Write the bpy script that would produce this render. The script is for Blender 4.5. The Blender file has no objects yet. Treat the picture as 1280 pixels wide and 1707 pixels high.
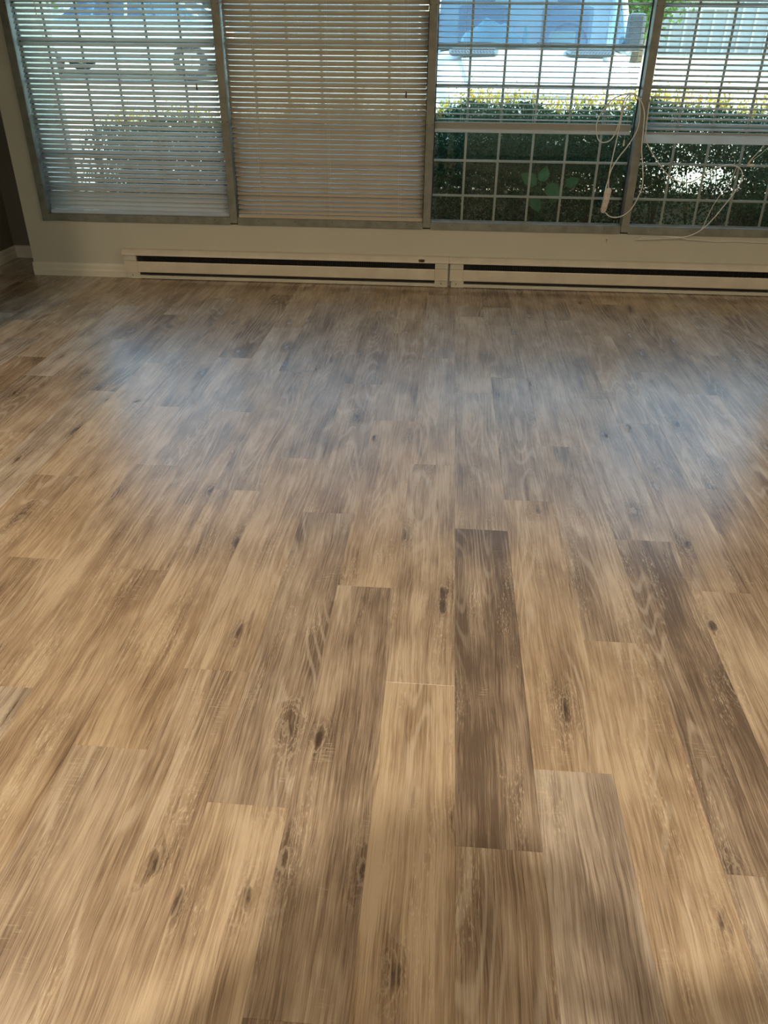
import bpy, bmesh, math, random
from mathutils import Vector, Matrix, noise

random.seed(7)
scene = bpy.context.scene
COL = scene.collection

# ------------------------------------------------------------------ camera
cam_d = bpy.data.cameras.new('camera')
cam = bpy.data.objects.new('camera', cam_d)
COL.objects.link(cam)
cam_d.sensor_fit = 'HORIZONTAL'
cam_d.sensor_width = 36.0
cam_d.lens = 36.0 * 1285.8 / 1280.0
cam_d.clip_start = 0.03
cam_d.clip_end = 200
FW = Vector((-0.0638814, 0.85549524, -0.5138551))
RT = Vector((0.99683978, 0.07906385, 0.00770494))
UP = Vector((-0.0472189, 0.51173901, 0.85784239))
m = Matrix((RT, UP, -FW)).transposed().to_4x4()
m.translation = Vector((0, 0, 1.39))
cam.matrix_world = m
scene.camera = cam

# ------------------------------------------------------------------ sky, sun, exposure
world = bpy.data.worlds.new('world')
scene.world = world
world.use_nodes = True
wn = world.node_tree
wn.nodes.clear()
wo = wn.nodes.new('ShaderNodeOutputWorld')
wb = wn.nodes.new('ShaderNodeBackground')
ws = wn.nodes.new('ShaderNodeTexSky')
ws.sky_type = 'NISHITA'
ws.sun_disc = False
ws.sun_elevation = math.radians(37)
ws.sun_rotation = math.radians(91)
ws.air_density = 1.3
ws.dust_density = 0.6
ws.ozone_density = 2.0
wb.inputs['Strength'].default_value = 1.25
wn.links.new(ws.outputs[0], wb.inputs[0])
wn.links.new(wb.outputs[0], wo.inputs[0])

sun_d = bpy.data.lights.new('sun', 'SUN')
sun_d.energy = 9.0
sun_d.angle = math.radians(0.6)
sun_d.color = (1.0, 0.90, 0.72)
sun = bpy.data.objects.new('sun', sun_d)
COL.objects.link(sun)
sun.rotation_euler = Vector((-0.80, 0.02, -0.60)).to_track_quat('-Z', 'Y').to_euler()
sun.location = (14, 6, 12)

def ceiling_lamp_light(name, loc, power, color, radius):
    d = bpy.data.lights.new(name, 'AREA')
    d.shape = 'DISK'
    d.size = radius * 2
    d.energy = power
    d.color = color
    o = bpy.data.objects.new(name, d)
    COL.objects.link(o)
    o.location = loc
    return o
LAMP_A = (-0.10, -0.66, 2.40)
LAMP_B = (-2.50, 1.50, 2.40)
LAMP_C = (2.20, 1.50, 2.40)
ceiling_lamp_light('lamp_light', LAMP_A, 66, (1.0, 0.87, 0.70), 0.032)
ceiling_lamp_light('lamp_light', LAMP_B, 38, (1.0, 0.79, 0.55), 0.18)
ceiling_lamp_light('lamp_light', LAMP_C, 27, (1.0, 0.86, 0.68), 0.18)

vs = scene.view_settings
vs.view_transform = 'Standard'
vs.look = 'None'
vs.gamma = 1.0
vs.use_curve_mapping = False
vs.exposure = 0.0

# ------------------------------------------------------------------ helpers
def wloc(o):
    v = Vector((0, 0, 0))
    while o is not None:
        v += Vector(o.location)
        o = o.parent
    return v

def tag(o, label=None, cat=None, group=None, kind=None):
    if label: o['label'] = label
    if cat: o['category'] = cat
    if group: o['group'] = group
    if kind: o['kind'] = kind
    return o

def empty(name, loc, parent=None):
    o = bpy.data.objects.new(name, None)
    o.empty_display_size = 0.1
    COL.objects.link(o)
    o.location = loc
    o.parent = parent
    return o

def mk(name, bm, mat, parent=None, smooth=False, origin=None):
    """link bm (world coordinates) as one mesh object"""
    me = bpy.data.meshes.new(name)
    base = wloc(parent)
    org = Vector(origin) if origin is not None else (base if parent is not None else Vector((0, 0, 0)))
    bmesh.ops.translate(bm, verts=bm.verts, vec=-org)
    bmesh.ops.recalc_face_normals(bm, faces=bm.faces)
    bm.to_mesh(me)
    bm.free()
    mats = mat if isinstance(mat, (list, tuple)) else [mat]
    for mt in mats:
        me.materials.append(mt)
    if smooth:
        for p in me.polygons:
            p.use_smooth = True
    o = bpy.data.objects.new(name, me)
    COL.objects.link(o)
    o.parent = parent
    o.location = org - base
    return o

def box(bm, x0, x1, y0, y1, z0, z1, bev=0.0, mi=0):
    r = bmesh.ops.create_cube(bm, size=1.0)
    vsx = r['verts']
    for v in vsx:
        v.co = Vector((x0 + (v.co.x + .5) * (x1 - x0), y0 + (v.co.y + .5) * (y1 - y0), z0 + (v.co.z + .5) * (z1 - z0)))
    fs = set(f for v in vsx for f in v.link_faces)
    for f in fs:
        f.material_index = mi
    if bev > 0:
        es = set(e for v in vsx for e in v.link_edges)
        bmesh.ops.bevel(bm, geom=list(es), offset=bev, segments=2, affect='EDGES', profile=0.6)

def bx(*a, **k):
    bm = bmesh.new()
    box(bm, *a, **k)
    return bm

def extrude_x(bm, prof, x0, x1, mi=0):
    """prof: list of (y, z) polygon, extruded along x"""
    a = [bm.verts.new((x0, y, z)) for y, z in prof]
    b = [bm.verts.new((x1, y, z)) for y, z in prof]
    n = len(prof)
    for i in range(n):
        f = bm.faces.new((a[i], a[(i + 1) % n], b[(i + 1) % n], b[i])); f.material_index = mi
    f = bm.faces.new(a[::-1]); f.material_index = mi
    f = bm.faces.new(b); f.material_index = mi

def sheet_x(bm, line, x0, x1, th):
    """bent metal sheet: open polyline (y,z) given a thickness, extruded along x"""
    pts = [Vector(p) for p in line]
    off = []
    for i, p in enumerate(pts):
        t = (pts[min(i + 1, len(pts) - 1)] - pts[max(i - 1, 0)]).normalized()
        off.append(p + Vector((-t.y, t.x)) * th)
    extrude_x(bm, [tuple(p) for p in pts] + [tuple(p) for p in off[::-1]], x0, x1)

def catmull(pts, n=8, closed=False):
    P = [Vector(p) for p in pts]
    out = []
    for i in range(len(P) - 1):
        p0 = P[max(i - 1, 0)]; p1 = P[i]; p2 = P[i + 1]; p3 = P[min(i + 2, len(P) - 1)]
        for k in range(n):
            t = k / n
            out.append(0.5 * ((2 * p1) + (-p0 + p2) * t + (2 * p0 - 5 * p1 + 4 * p2 - p3) * t * t + (-p0 + 3 * p1 - 3 * p2 + p3) * t ** 3))
    out.append(P[-1])
    return out

def tube(bm, pts, r, seg=8, r_end=None, mi=0):
    P = [Vector(p) for p in pts]
    rings = []
    prev = None
    n = len(P)
    for i, p in enumerate(P):
        t = (P[min(i + 1, n - 1)] - P[max(i - 1, 0)]).normalized()
        if prev is None:
            a = t.cross(Vector((0, 0, 1)))
            if a.length < 1e-3: a = t.cross(Vector((1, 0, 0)))
            a.normalize()
        else:
            a = (prev - t * prev.dot(t)).normalized()
        prev = a
        b = t.cross(a)
        rr = r if r_end is None else r + (r_end - r) * i / (n - 1)
        rings.append([bm.verts.new(p + (a * math.cos(2 * math.pi * k / seg) + b * math.sin(2 * math.pi * k / seg)) * rr) for k in range(seg)])
    for i in range(n - 1):
        for k in range(seg):
            f = bm.faces.new((rings[i][k], rings[i][(k + 1) % seg], rings[i + 1][(k + 1) % seg], rings[i + 1][k])); f.material_index = mi
    f = bm.faces.new(rings[0][::-1]); f.material_index = mi
    f = bm.faces.new(rings[-1]); f.material_index = mi

def cyl(bm, c, axis, r, h, seg=24, r2=None):
    c = Vector(c); ax = Vector(axis).normalized()
    tube(bm, [c - ax * h / 2, c + ax * h / 2], r, seg, r2)

# ------------------------------------------------------------------ materials
class NT:
    def __init__(self, name):
        self.m = bpy.data.materials.new(name)
        self.m.use_nodes = True
        self.t = self.m.node_tree
        self.t.nodes.clear()
        self.out = self.n('ShaderNodeOutputMaterial')
    def n(self, typ, **kw):
        x = self.t.nodes.new(typ)
        for k, v in kw.items():
            setattr(x, k, v)
        return x
    def l(self, a, b):
        self.t.links.new(a, b)
    def set(self, node, key, v):
        if v is None: return
        if hasattr(v, 'is_linked') or isinstance(v, bpy.types.NodeSocket):
            self.l(v, node.inputs[key])
        else:
            node.inputs[key].default_value = v
    def math(self, op, a, b=None, c=None, clamp=False):
        x = self.n('ShaderNodeMath', operation=op, use_clamp=clamp)
        self.set(x, 0, a)
        if b is not None: self.set(x, 1, b)
        if c is not None: self.set(x, 2, c)
        return x.outputs[0]
    def noise(self, vec, scale=1.0, detail=2.0, rough=0.5, dist=0.0):
        x = self.n('ShaderNodeTexNoise')
        self.l(vec, x.inputs['Vector'])
        x.inputs['Scale'].default_value = scale
        x.inputs['Detail'].default_value = detail
        x.inputs['Roughness'].default_value = rough
        x.inputs['Distortion'].default_value = dist
        return x.outputs['Fac']
    def mapr(self, v, a, b, c=0.0, d=1.0, smooth=False):
        x = self.n('ShaderNodeMapRange')
        if smooth: x.interpolation_type = 'SMOOTHSTEP'
        self.l(v, x.inputs['Value'])
        for k, q in zip(('From Min', 'From Max', 'To Min', 'To Max'), (a, b, c, d)):
            self.set(x, k, q)
        return x.outputs['Result']
    def comb(self, x, y, z):
        c = self.n('ShaderNodeCombineXYZ')
        self.set(c, 0, x); self.set(c, 1, y); self.set(c, 2, z)
        return c.outputs[0]
    def mix(self, fac, a, b, blend='MIX'):
        x = self.n('ShaderNodeMix', data_type='RGBA', blend_type=blend)
        self.set(x, 0, fac)
        for i, v in ((6, a), (7, b)):
            if isinstance(v, tuple): x.inputs[i].default_value = (*v[:3], 1)
            else: self.l(v, x.inputs[i])
        return x.outputs[2]
    def principled(self, color, rough=0.5, metal=0.0, spec=0.5, **kw):
        p = self.n('ShaderNodeBsdfPrincipled')
        if isinstance(color, tuple): p.inputs['Base Color'].default_value = (*color[:3], 1)
        else: self.l(color, p.inputs['Base Color'])
        self.set(p, 'Roughness', rough)
        self.set(p, 'Metallic', metal)
        p.inputs['Specular IOR Level'].default_value = spec
        for k, v in kw.items():
            self.set(p, k, v)
        self.l(p.outputs[0], self.out.inputs['Surface'])
        return p
    def bump(self, p, h, strength=0.3, dist=0.002):
        b = self.n('ShaderNodeBump')
        b.inputs['Strength'].default_value = strength
        b.inputs['Distance'].default_value = dist
        self.l(h, b.inputs['Height'])
        self.l(b.outputs[0], p.inputs['Normal'])

def lin(r, g, b):
    f = lambda c: ((c / 255 + 0.055) / 1.055) ** 2.4 if c > 10 else c / 255 / 12.92
    return (f(r), f(g), f(b))

def plain(name, color, rough=0.5, metal=0.0, spec=0.5, var=0.08, scale=6.0, bump=0.0, bscale=200.0):
    k = NT(name)
    tc = k.n('ShaderNodeTexCoord').outputs['Object']
    nz = k.noise(tc, scale, 4.0, 0.6)
    fac = k.mapr(nz, 0.3, 0.7, 0.0, 1.0)
    dark = tuple(c * (1 - var) for c in color)
    light = tuple(min(c * (1 + var), 1) for c in color)
    p = k.principled(k.mix(fac, dark, light), rough, metal, spec)
    if bump > 0:
        k.bump(p, k.noise(tc, bscale, 3.0), bump, 0.0006)
    return k.m

M = {}
M['wall'] = plain('wall_paint', (0.62, 0.61, 0.51), 0.75, spec=0.25, var=0.03, scale=1.5, bump=0.12, bscale=260)
M['shaded_wall'] = plain('recess_wall_shade', (0.24, 0.22, 0.17), 0.8, spec=0.2, var=0.03, scale=1.5)  # wall colour darkened to carry the shade of the recess
M['ceiling'] = plain('ceiling_paint', (0.78, 0.76, 0.70), 0.9, spec=0.2, var=0.02, scale=3, bump=0.4, bscale=120)
M['trim'] = plain('trim_paint', (0.78, 0.76, 0.64), 0.4, spec=0.4, var=0.03, scale=5)
M['aluminium'] = plain('mill_aluminium', (0.26, 0.27, 0.23), 0.5, metal=0.35, var=0.22, scale=14, bump=0.1, bscale=90)
M['muntin'] = plain('muntin_paint', (0.44, 0.42, 0.37), 0.45, var=0.05)
M['heater'] = plain('heater_enamel', (0.74, 0.68, 0.55), 0.38, var=0.07, scale=9)
M['heater_end'] = plain('heater_end_enamel', (0.66, 0.64, 0.55), 0.38, var=0.07, scale=9)
M['black'] = plain('black_void', (0.012, 0.012, 0.011), 0.7, var=0.2)
M['screw'] = plain('screw_hole', (0.02, 0.018, 0.015), 0.6)
M['seal'] = plain('seal_rubber', (0.025, 0.03, 0.035), 0.6)
M['string'] = plain('cord_string', (0.80, 0.80, 0.75), 0.8)
M['tassel_brown'] = plain('tassel_brown', (0.16, 0.12, 0.09), 0.5)
M['tassel_cream'] = plain('tassel_cream', (0.72, 0.65, 0.42), 0.5)
M['cable'] = plain('cable_pvc', (0.84, 0.83, 0.77), 0.42, var=0.04)
M['outlet'] = plain('outlet_plastic', (0.74, 0.66, 0.60), 0.35, var=0.05)
M['subfloor'] = plain('subfloor', (0.10, 0.08, 0.06), 0.9)
M['lamp_metal'] = plain('lamp_metal', (0.6, 0.58, 0.54), 0.3, metal=0.8)

# slats: thin painted vinyl that lets a little light through
def slat_mat(name, col, trans):
    k = NT(name)
    tc = k.n('ShaderNodeTexCoord').outputs['Object']
    nz = k.noise(tc, 5.0, 3.0)
    c = k.mix(k.mapr(nz, 0.3, 0.7), tuple(x * 0.95 for x in col), col)
    p = k.principled(c, 0.38, 0.0, 0.4)
    tr = k.n('ShaderNodeBsdfTranslucent')
    k.l(c, tr.inputs[0])
    mx = k.n('ShaderNodeMixShader')
    mx.inputs[0].default_value = trans
    k.l(p.outputs[0], mx.inputs[1]); k.l(tr.outputs[0], mx.inputs[2])
    k.l(mx.outputs[0], k.out.inputs['Surface'])
    return k.m
M['slat'] = slat_mat('vinyl_slat', (0.86, 0.86, 0.82), 0.55)
M['slat_beige'] = slat_mat('vinyl_slat_beige', (0.62, 0.54, 0.41), 0.04)

# glass: clear pane, mirror-like only by Fresnel
def glass_mat(name, tint, f=1.28):
    k = NT(name)
    fr = k.n('ShaderNodeFresnel'); fr.inputs[0].default_value = f
    tr = k.n('ShaderNodeBsdfTransparent'); tr.inputs[0].default_value = (*tint, 1)
    gl = k.n('ShaderNodeBsdfGlossy'); gl.inputs['Roughness'].default_value = 0.02
    mx = k.n('ShaderNodeMixShader')
    k.l(fr.outputs[0], mx.inputs[0]); k.l(tr.outputs[0], mx.inputs[1]); k.l(gl.outputs[0], mx.inputs[2])
    k.l(mx.outputs[0], k.out.inputs['Surface'])
    return k.m
M['glass'] = glass_mat('window_glass', (0.93, 0.97, 0.95))

# ---- vinyl wood planks
def wood_mat():
    k = NT('wood_plank')
    tc = k.n('ShaderNodeTexCoord').outputs['Object']
    sp = k.n('ShaderNodeSeparateXYZ'); k.l(tc, sp.inputs[0])
    x, y = sp.outputs[0], sp.outputs[1]
    oi = k.n('ShaderNodeObjectInfo')
    sc = k.n('ShaderNodeSeparateColor'); k.l(oi.outputs['Color'], sc.inputs[0])
    tone, seed, grey = sc.outputs[0], sc.outputs[1], sc.outputs[2]
    s = k.math('MULTIPLY', seed, 97.0)
    s2 = k.math('MULTIPLY', seed, 531.0)
    yy = k.math('ADD', y, s2)
    # knots : sparse long cells
    vk = k.n('ShaderNodeTexVoronoi'); vk.feature = 'F1'; vk.voronoi_dimensions = '2D'
    k.l(k.comb(k.math('ADD', k.math('MULTIPLY', x, 7.0), s), k.math('MULTIPLY', yy, 2.6), 0.0), vk.inputs['Vector'])
    vk.inputs['Scale'].default_value = 1.0
    vsc = k.n('ShaderNodeSeparateColor'); k.l(vk.outputs['Color'], vsc.inputs[0])
    has = k.math('GREATER_THAN', vsc.outputs[0], 0.70)
    kd = k.math('ADD', vk.outputs['Distance'], k.math('MULTIPLY', k.math('SUBTRACT', 1.0, has), 5.0))
    kd = k.math('ADD', kd, k.math('MULTIPLY', k.math('SUBTRACT', k.noise(k.comb(k.math('MULTIPLY', x, 48.0), k.math('MULTIPLY', yy, 16.0), s), 1.0, 4.0, 0.7), 0.5), 0.34))
    knot = k.mapr(kd, 0.0, 0.115, 1.0, 0.0, True)
    halo = k.mapr(kd, 0.04, 0.34, 1.0, 0.0, True)
    # warp of the grain
    w1 = k.noise(k.comb(k.math('MULTIPLY', x, 7.0), k.math('MULTIPLY', yy, 2.2), s), 1.0, 3.0, 0.5)
    xw = k.math('ADD', x, k.math('MULTIPLY', k.math('SUBTRACT', w1, 0.5), 0.034))
    w2 = k.noise(k.comb(k.math('MULTIPLY', x, 30.0), k.math('MULTIPLY', yy, 14.0), s), 1.0, 2.0, 0.5)
    xw2 = k.math('ADD', xw, k.math('MULTIPLY', k.math('SUBTRACT', w2, 0.5), 0.0018))
    fine = k.noise(k.comb(k.math('MULTIPLY', xw2, 450.0), k.math('MULTIPLY', yy, 8.0), s), 1.0, 5.0, 0.72)
    mid = k.noise(k.comb(k.math('MULTIPLY', xw2, 125.0), k.math('MULTIPLY', yy, 2.0), s), 1.0, 6.0, 0.70)
    broad = k.noise(k.comb(k.math('MULTIPLY', xw, 20.0), k.math('MULTIPLY', yy, 1.5), s), 1.0, 3.0, 0.55)
    blot = k.noise(k.comb(k.math('MULTIPLY', x, 9.0), k.math('MULTIPLY', yy, 3.2), s), 1.0, 3.0, 0.6)
    # cathedral rings, bent round the knots
    ph = k.math('ADD', k.math('MULTIPLY', k.math('ADD', k.noise(k.comb(k.math('MULTIPLY', x, 7.0), k.math('MULTIPLY', yy, 0.75), s), 1.0, 1.0), k.math('MULTIPLY', fine, 0.02)), 120.0), k.math('MULTIPLY', halo, 20.0))
    ring = k.math('MULTIPLY', k.math('ADD', k.math('SINE', ph), 1.0), 0.5)
    rmask = k.mapr(k.noise(k.comb(k.math('MULTIPLY', x, 8.0), k.math('MULTIPLY', yy, 0.9), k.math('ADD', s, 9.0)), 1.0, 1.0), 0.46, 0.62, 0.0, 1.0, True)
    rmask = k.math('MAXIMUM', rmask, k.math('MULTIPLY', halo, 0.8))
    rline = k.mapr(ring, 0.62, 0.97, 0.0, 1.0, True)
    # value
    v = k.math('MULTIPLY', k.math('SUBTRACT', fine, 0.5), 1.7)
    v = k.math('ADD', v, k.math('MULTIPLY', k.math('SUBTRACT', mid, 0.5), 1.4))
    v = k.math('ADD', v, k.math('MULTIPLY', k.math('SUBTRACT', broad, 0.5), 0.85))
    v = k.math('ADD', v, k.math('MULTIPLY', k.math('SUBTRACT', blot, 0.5), 1.35))
    v = k.math('SUBTRACT', v, k.math('MULTIPLY', halo, 0.28))
    v = k.math('ADD', v, k.math('MULTIPLY', k.math('SUBTRACT', tone, 0.5), 1.0))
    v = k.math('ADD', v, 0.52)
    cr = k.n('ShaderNodeValToRGB')
    k.l(v, cr.inputs[0])
    el = cr.color_ramp.elements
    el[0].position = 0.0; el[0].color = (*lin(112, 94, 78), 1)
    el[1].position = 1.0; el[1].color = (*lin(206, 186, 160), 1)
    for pos, c in ((0.22, lin(138, 118, 98)), (0.45, lin(162, 141, 118)), (0.70, lin(184, 163, 138))):
        e = el.new(pos); e.color = (*c, 1)
    col = cr.outputs[0]
    # greyish planks
    hs = k.n('ShaderNodeHueSaturation'); k.l(col, hs.inputs['Color'])
    k.l(k.mapr(grey, 0.0, 1.0, 1.12, 0.66), hs.inputs['Saturation'])
    col = hs.outputs[0]
    # limed rings and flecks
    col = k.mix(k.math('MULTIPLY', k.math('MULTIPLY', rline, rmask), 0.30), col, lin(226, 212, 190))
    flk = k.noise(k.comb(k.math('MULTIPLY', xw2, 420.0), k.math('MULTIPLY', yy, 55.0), s), 1.0, 2.0, 0.5)
    fm = k.mapr(k.noise(k.comb(k.math('MULTIPLY', x, 16.0), k.math('MULTIPLY', yy, 3.0), k.math('ADD', s, 4.0)), 1.0, 2.0), 0.52, 0.66, 0.0, 1.0, True)
    col = k.mix(k.math('MULTIPLY', k.math('MULTIPLY', k.mapr(flk, 0.56, 0.66), fm), 0.5), col, lin(228, 212, 184))
    # saw marks across the grain
    saw = k.noise(k.comb(k.math('MULTIPLY', x, 26.0), k.math('MULTIPLY', yy, 230.0), s), 1.0, 2.0, 0.6)
    sm = k.mapr(k.noise(k.comb(k.math('MULTIPLY', x, 11.0), k.math('MULTIPLY', yy, 5.0), k.math('ADD', s, 17.0)), 1.0, 2.0), 0.60, 0.72, 0.0, 1.0, True)
    col = k.mix(k.math('MULTIPLY', k.math('MULTIPLY', k.mapr(saw, 0.55, 0.68), sm), 0.42), col, lin(214, 198, 172))
    # dark pores and cracks
    pore = k.noise(k.comb(k.math('MULTIPLY', xw2, 190.0), k.math('MULTIPLY', yy, 5.0), k.math('ADD', s, 3.0)), 1.0, 3.0, 0.6)
    pm = k.mapr(blot, 0.40, 0.62, 1.0, 0.25, True)
    col = k.mix(k.math('MULTIPLY', k.math('MULTIPLY', k.mapr(pore, 0.60, 0.72), pm), 0.6), col, lin(88, 68, 52))
    # dark heart streaks
    hk = k.noise(k.comb(k.math('MULTIPLY', xw, 42.0), k.math('MULTIPLY', yy, 3.4), k.math('ADD', s, 31.0)), 1.0, 4.0, 0.65)
    col = k.mix(k.math('MULTIPLY', k.mapr(hk, 0.60, 0.73, 0, 1, True), 0.42), col, lin(98, 74, 56))
    # knots
    col = k.mix(k.math('MULTIPLY', knot, 0.80), col, lin(66, 50, 40))
    col = k.mix(k.math('MULTIPLY', k.math('MULTIPLY', rline, k.mapr(kd, 0.02, 0.16, 1.0, 0.0, True)), 0.35), col, lin(205, 186, 158))
    rough = k.math('ADD', k.mapr(fine, 0.3, 0.7, 0.28, 0.19), k.math('MULTIPLY', knot, 0.1))
    p = k.principled(col, rough, 0.0, 0.42)
    h = k.math('ADD', k.math('MULTIPLY', fine, 0.6), k.math('MULTIPLY', mid, 0.9))
    h = k.math('SUBTRACT', h, k.math('MULTIPLY', k.math('MULTIPLY', rline, rmask), 0.25))
    k.bump(p, h, 0.32, 0.0009)
    return k.m
M['wood'] = wood_mat()

# ------------------------------------------------------------------ room shell
YW = 5.375           # room face of the window wall
XL, XR, YB, ZC = -3.295, 3.10, -2.30, 2.44
WX0, WX1, WZ0, WZ1 = -2.756, 2.462, 0.370, 2.24   # window opening

def struct(name, bm, mat, parent=None, smooth=False):
    o = mk(name, bm, mat, parent, smooth)
    if parent is None: o['kind'] = 'structure'
    return o

floor = struct('floor', bx(XL - 0.1, XR + 0.1, YB - 0.1, 6.0, -0.12, -0.0056), M['subfloor'])
struct('ceiling', bx(XL - 0.12, XR + 0.12, YB - 0.12, 6.05, ZC, ZC + 0.16), M['ceiling'])
bm = bmesh.new()
box(bm, -2.90, WX0, YW, 5.50, 0.0, ZC)
box(bm, WX1, XR, YW, 5.50, 0.0, ZC)
box(bm, WX0, WX1, YW, 5.50, 0.0, WZ0)
box(bm, WX0, WX1, YW, 5.50, WZ1, ZC)
box(bm, -2.90, -2.80, 5.50, 6.10, 0.0, ZC)
wall_front = struct('wall_front', bm, M['wall'])
struct('wall_recess', bx(XL - 0.15, -2.90, 5.865, 6.10, 0, ZC), M['shaded_wall'])
struct('wall_left', bx(XL - 0.15, XL, YB, 5.865, 0, ZC), M['shaded_wall'])
struct('added_lamp_blocker', bx(XL, -2.52, 3.85, 3.97, 0.0, ZC), M['wall'])  # unseen stub wall, added to keep lamp B off the recess
struct('wall_right', bx(XR, XR + 0.15, YB, 5.50, 0, ZC), M['wall'])
struct('wall_back', bx(XL - 0.15, XR + 0.15, YB - 0.15, YB, 0, ZC), M['wall'])

# nail scar in the plaster under the window
bm = bmesh.new()
cyl(bm, (1.051, YW - 0.0006, 0.328), (0, 1, 0), 0.006, 0.0016, 10)
cyl(bm, (1.053, YW - 0.0006, 0.315), (0, 1, 0), 0.0035, 0.0016, 8)
mk('nail_scar', bm, plain('plaster_scar', (0.30, 0.26, 0.20), 0.8), wall_front)

# baseboards (stepped profile)
def base_prof(y, z0=0.0):
    return [(y, z0), (y - 0.017, z0), (y - 0.018, z0 + 0.040), (y - 0.014, z0 + 0.050), (y - 0.015, z0 + 0.074), (y - 0.009, z0 + 0.088), (y, z0 + 0.088)]
bm = bmesh.new(); extrude_x(bm, base_prof(YW), -2.905, -2.215)
struct('baseboard_front', bm, M['trim'])
bm = bmesh.new(); extrude_x(bm, base_prof(5.865), XL, -2.90)
struct('baseboard_recess', bm, M['trim'])
bm = bmesh.new(); extrude_x(bm, base_prof(0.0), -5.865, -YB)
bmesh.ops.rotate(bm, verts=bm.verts, cent=(0, 0, 0), matrix=Matrix.Rotation(math.radians(90), 3, 'Z'))
# after the turn: x = -y_profile , y = -(-x) ; face stands off toward +x
for v in bm.verts: v.co = Vector((XL + abs(v.co.x), v.co.y, v.co.z))
ys = [v.co.y for v in bm.verts]
if max(ys) < 5: 
    for v in bm.verts: v.co.y = -v.co.y
struct('baseboard_left', bm, M['trim'])

# ------------------------------------------------------------------ floor planks
PW, PL, PX0 = 0.17706, 1.22, 0.0757
PHASE = {-19: .45, -18: .95, -17: .28, -16: .80, -15: .67, -14: .34, -13: .06, -12: 1.02, -11: .38, -10: .86, -9: .03, -8: .71, -7: .15, -6: .68,
         -5: 1.20, -4: .255, -3: 1.07, -2: .652, -1: .25, 0: 1.008, 1: 0.0, 2: .46, 3: .99, 4: .72, 5: .15, 6: 1.09,
         7: .44, 8: .90, 9: .04, 10: .55, 11: 1.1, 12: .30, 13: .82, 14: .12, 15: .62, 16: 1.0, 17: .35}
TONE = {  # (column, rounded start of the plank) -> tone, grey   read off the photograph
    (0, 1.0): (.10, .45), (0, -.2): (.42, .30), (0, 2.2): (.62, .35),
    (1, 0.0): (.60, .75), (1, 1.2): (.72, .10), (1, 2.4): (.50, .55),
    (2, .5): (.66, .10), (2, 1.7): (.50, .40), (2, 2.9): (.62, .3), (2, -.8): (.5, .5),
    (3, 1.0): (.16, .45), (3, -.2): (.5, .5), (3, 2.2): (.55, .6),
    (4, .7): (.68, .25), (4, 1.9): (.36, .2), (4, 3.2): (.5, .3),
    (5, 1.4): (.40, .2), (5, 2.6): (.58, .5), (6, 1.1): (.5, .1), (6, 2.3): (.62, .2),
    (-1, .2): (.78, .10), (-1, 1.5): (.70, .25), (-1, 2.7): (.74, .2),
    (-2, 1.9): (.86, .05), (-2, .7): (.38, .40), (-2, 3.1): (.50, .3), (-2, -.6): (.3, .3),
    (-3, 1.1): (.40, .45), (-3, -.2): (.26, .25), (-3, 2.3): (.55, .25), (-3, 3.5): (.36, .5),
    (-4, 1.5): (.78, .15), (-4, .3): (.50, .20), (-4, 2.7): (.42, .6), 
    (-5, 1.2): (.66, .0), (-5, 0.0): (.60, .35), (-5, 2.4): (.55, .3),
    (-6, .7): (.52, .05), (-6, 1.9): (.6, .1), (-6, 3.1): (.6, .5), (-7, 1.4): (.62, .1), (-7, 2.6): (.70, .3), (-8, .7): (.5, .1), (-8, 1.9): (.82, .0),
    (-9, 2.4): (.66, .2), (-5, 3.6): (.3, .8), (-4, 3.9): (.5, .7), (1, 3.7): (.6, .6), (0, 3.5): (.45, .55),
}
def plank_mesh(L, W):
    bm = bmesh.new()
    b = 0.00035
    g = 0.00006
    x0, x1, y0, y1 = g, W - g, g, L - g
    lo = [bm.verts.new((x, y, -0.0055)) for x, y in ((x0, y0), (x1, y0), (x1, y1), (x0, y1))]
    md = [bm.verts.new((x, y, -b)) for x, y in ((x0, y0), (x1, y0), (x1, y1), (x0, y1))]
    hi = [bm.verts.new((x, y, 0)) for x, y in ((x0 + b, y0 + b), (x1 - b, y0 + b), (x1 - b, y1 - b), (x0 + b, y1 - b))]
    for i in range(4):
        j = (i + 1) % 4
        bm.faces.new((lo[i], lo[j], md[j], md[i]))
        bm.faces.new((md[i], md[j], hi[j], hi[i]))
    bm.faces.new(hi)
    bm.faces.new(lo[::-1])
    bmesh.ops.recalc_face_normals(bm, faces=bm.faces)
    me = bpy.data.meshes.new('plank')
    bm.to_mesh(me); bm.free()
    me.materials.append(M['wood'])
    return me
cache = {}
rp = random.Random(21)
YB_PL = -1.90
for c in range(-19, 18):
    cx0 = PX0 + c * PW
    cx1 = cx0 + PW
    a, b = max(cx0, XL), min(cx1, XR)
    if b - a < 0.01: continue
    yend = 5.865 if b < -2.895 else YW
    ph = PHASE[c]
    n0 = math.floor((YB_PL - ph) / PL)
    for i in range(n0, 6):
        s = ph + i * PL
        e = s + PL
        tone, gr = TONE.get((c, round(s, 1)), (None, None))
        if tone is None:
            tone, gr = min(max(rp.gauss(.52, .17), .1), .9), rp.random() * .8
        tone = .5 + (tone - .5) * (.58 if (c, round(s, 1)) not in ((0, 1.0), (3, 1.0)) else (.82 if c == 0 else .75))
        seed = rp.random()
        s_, e_ = max(s, YB_PL), min(e, yend)
        if e_ - s_ < 0.02: continue
        key = (round(e_ - s_, 4), round(b - a, 4))
        if key not in cache: cache[key] = plank_mesh(e_ - s_, b - a)
        o = bpy.data.objects.new('plank', cache[key])
        COL.objects.link(o)
        o.parent = floor
        o.location = (a, s_, 0)
        o.color = (tone, seed, gr, 1)

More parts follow.
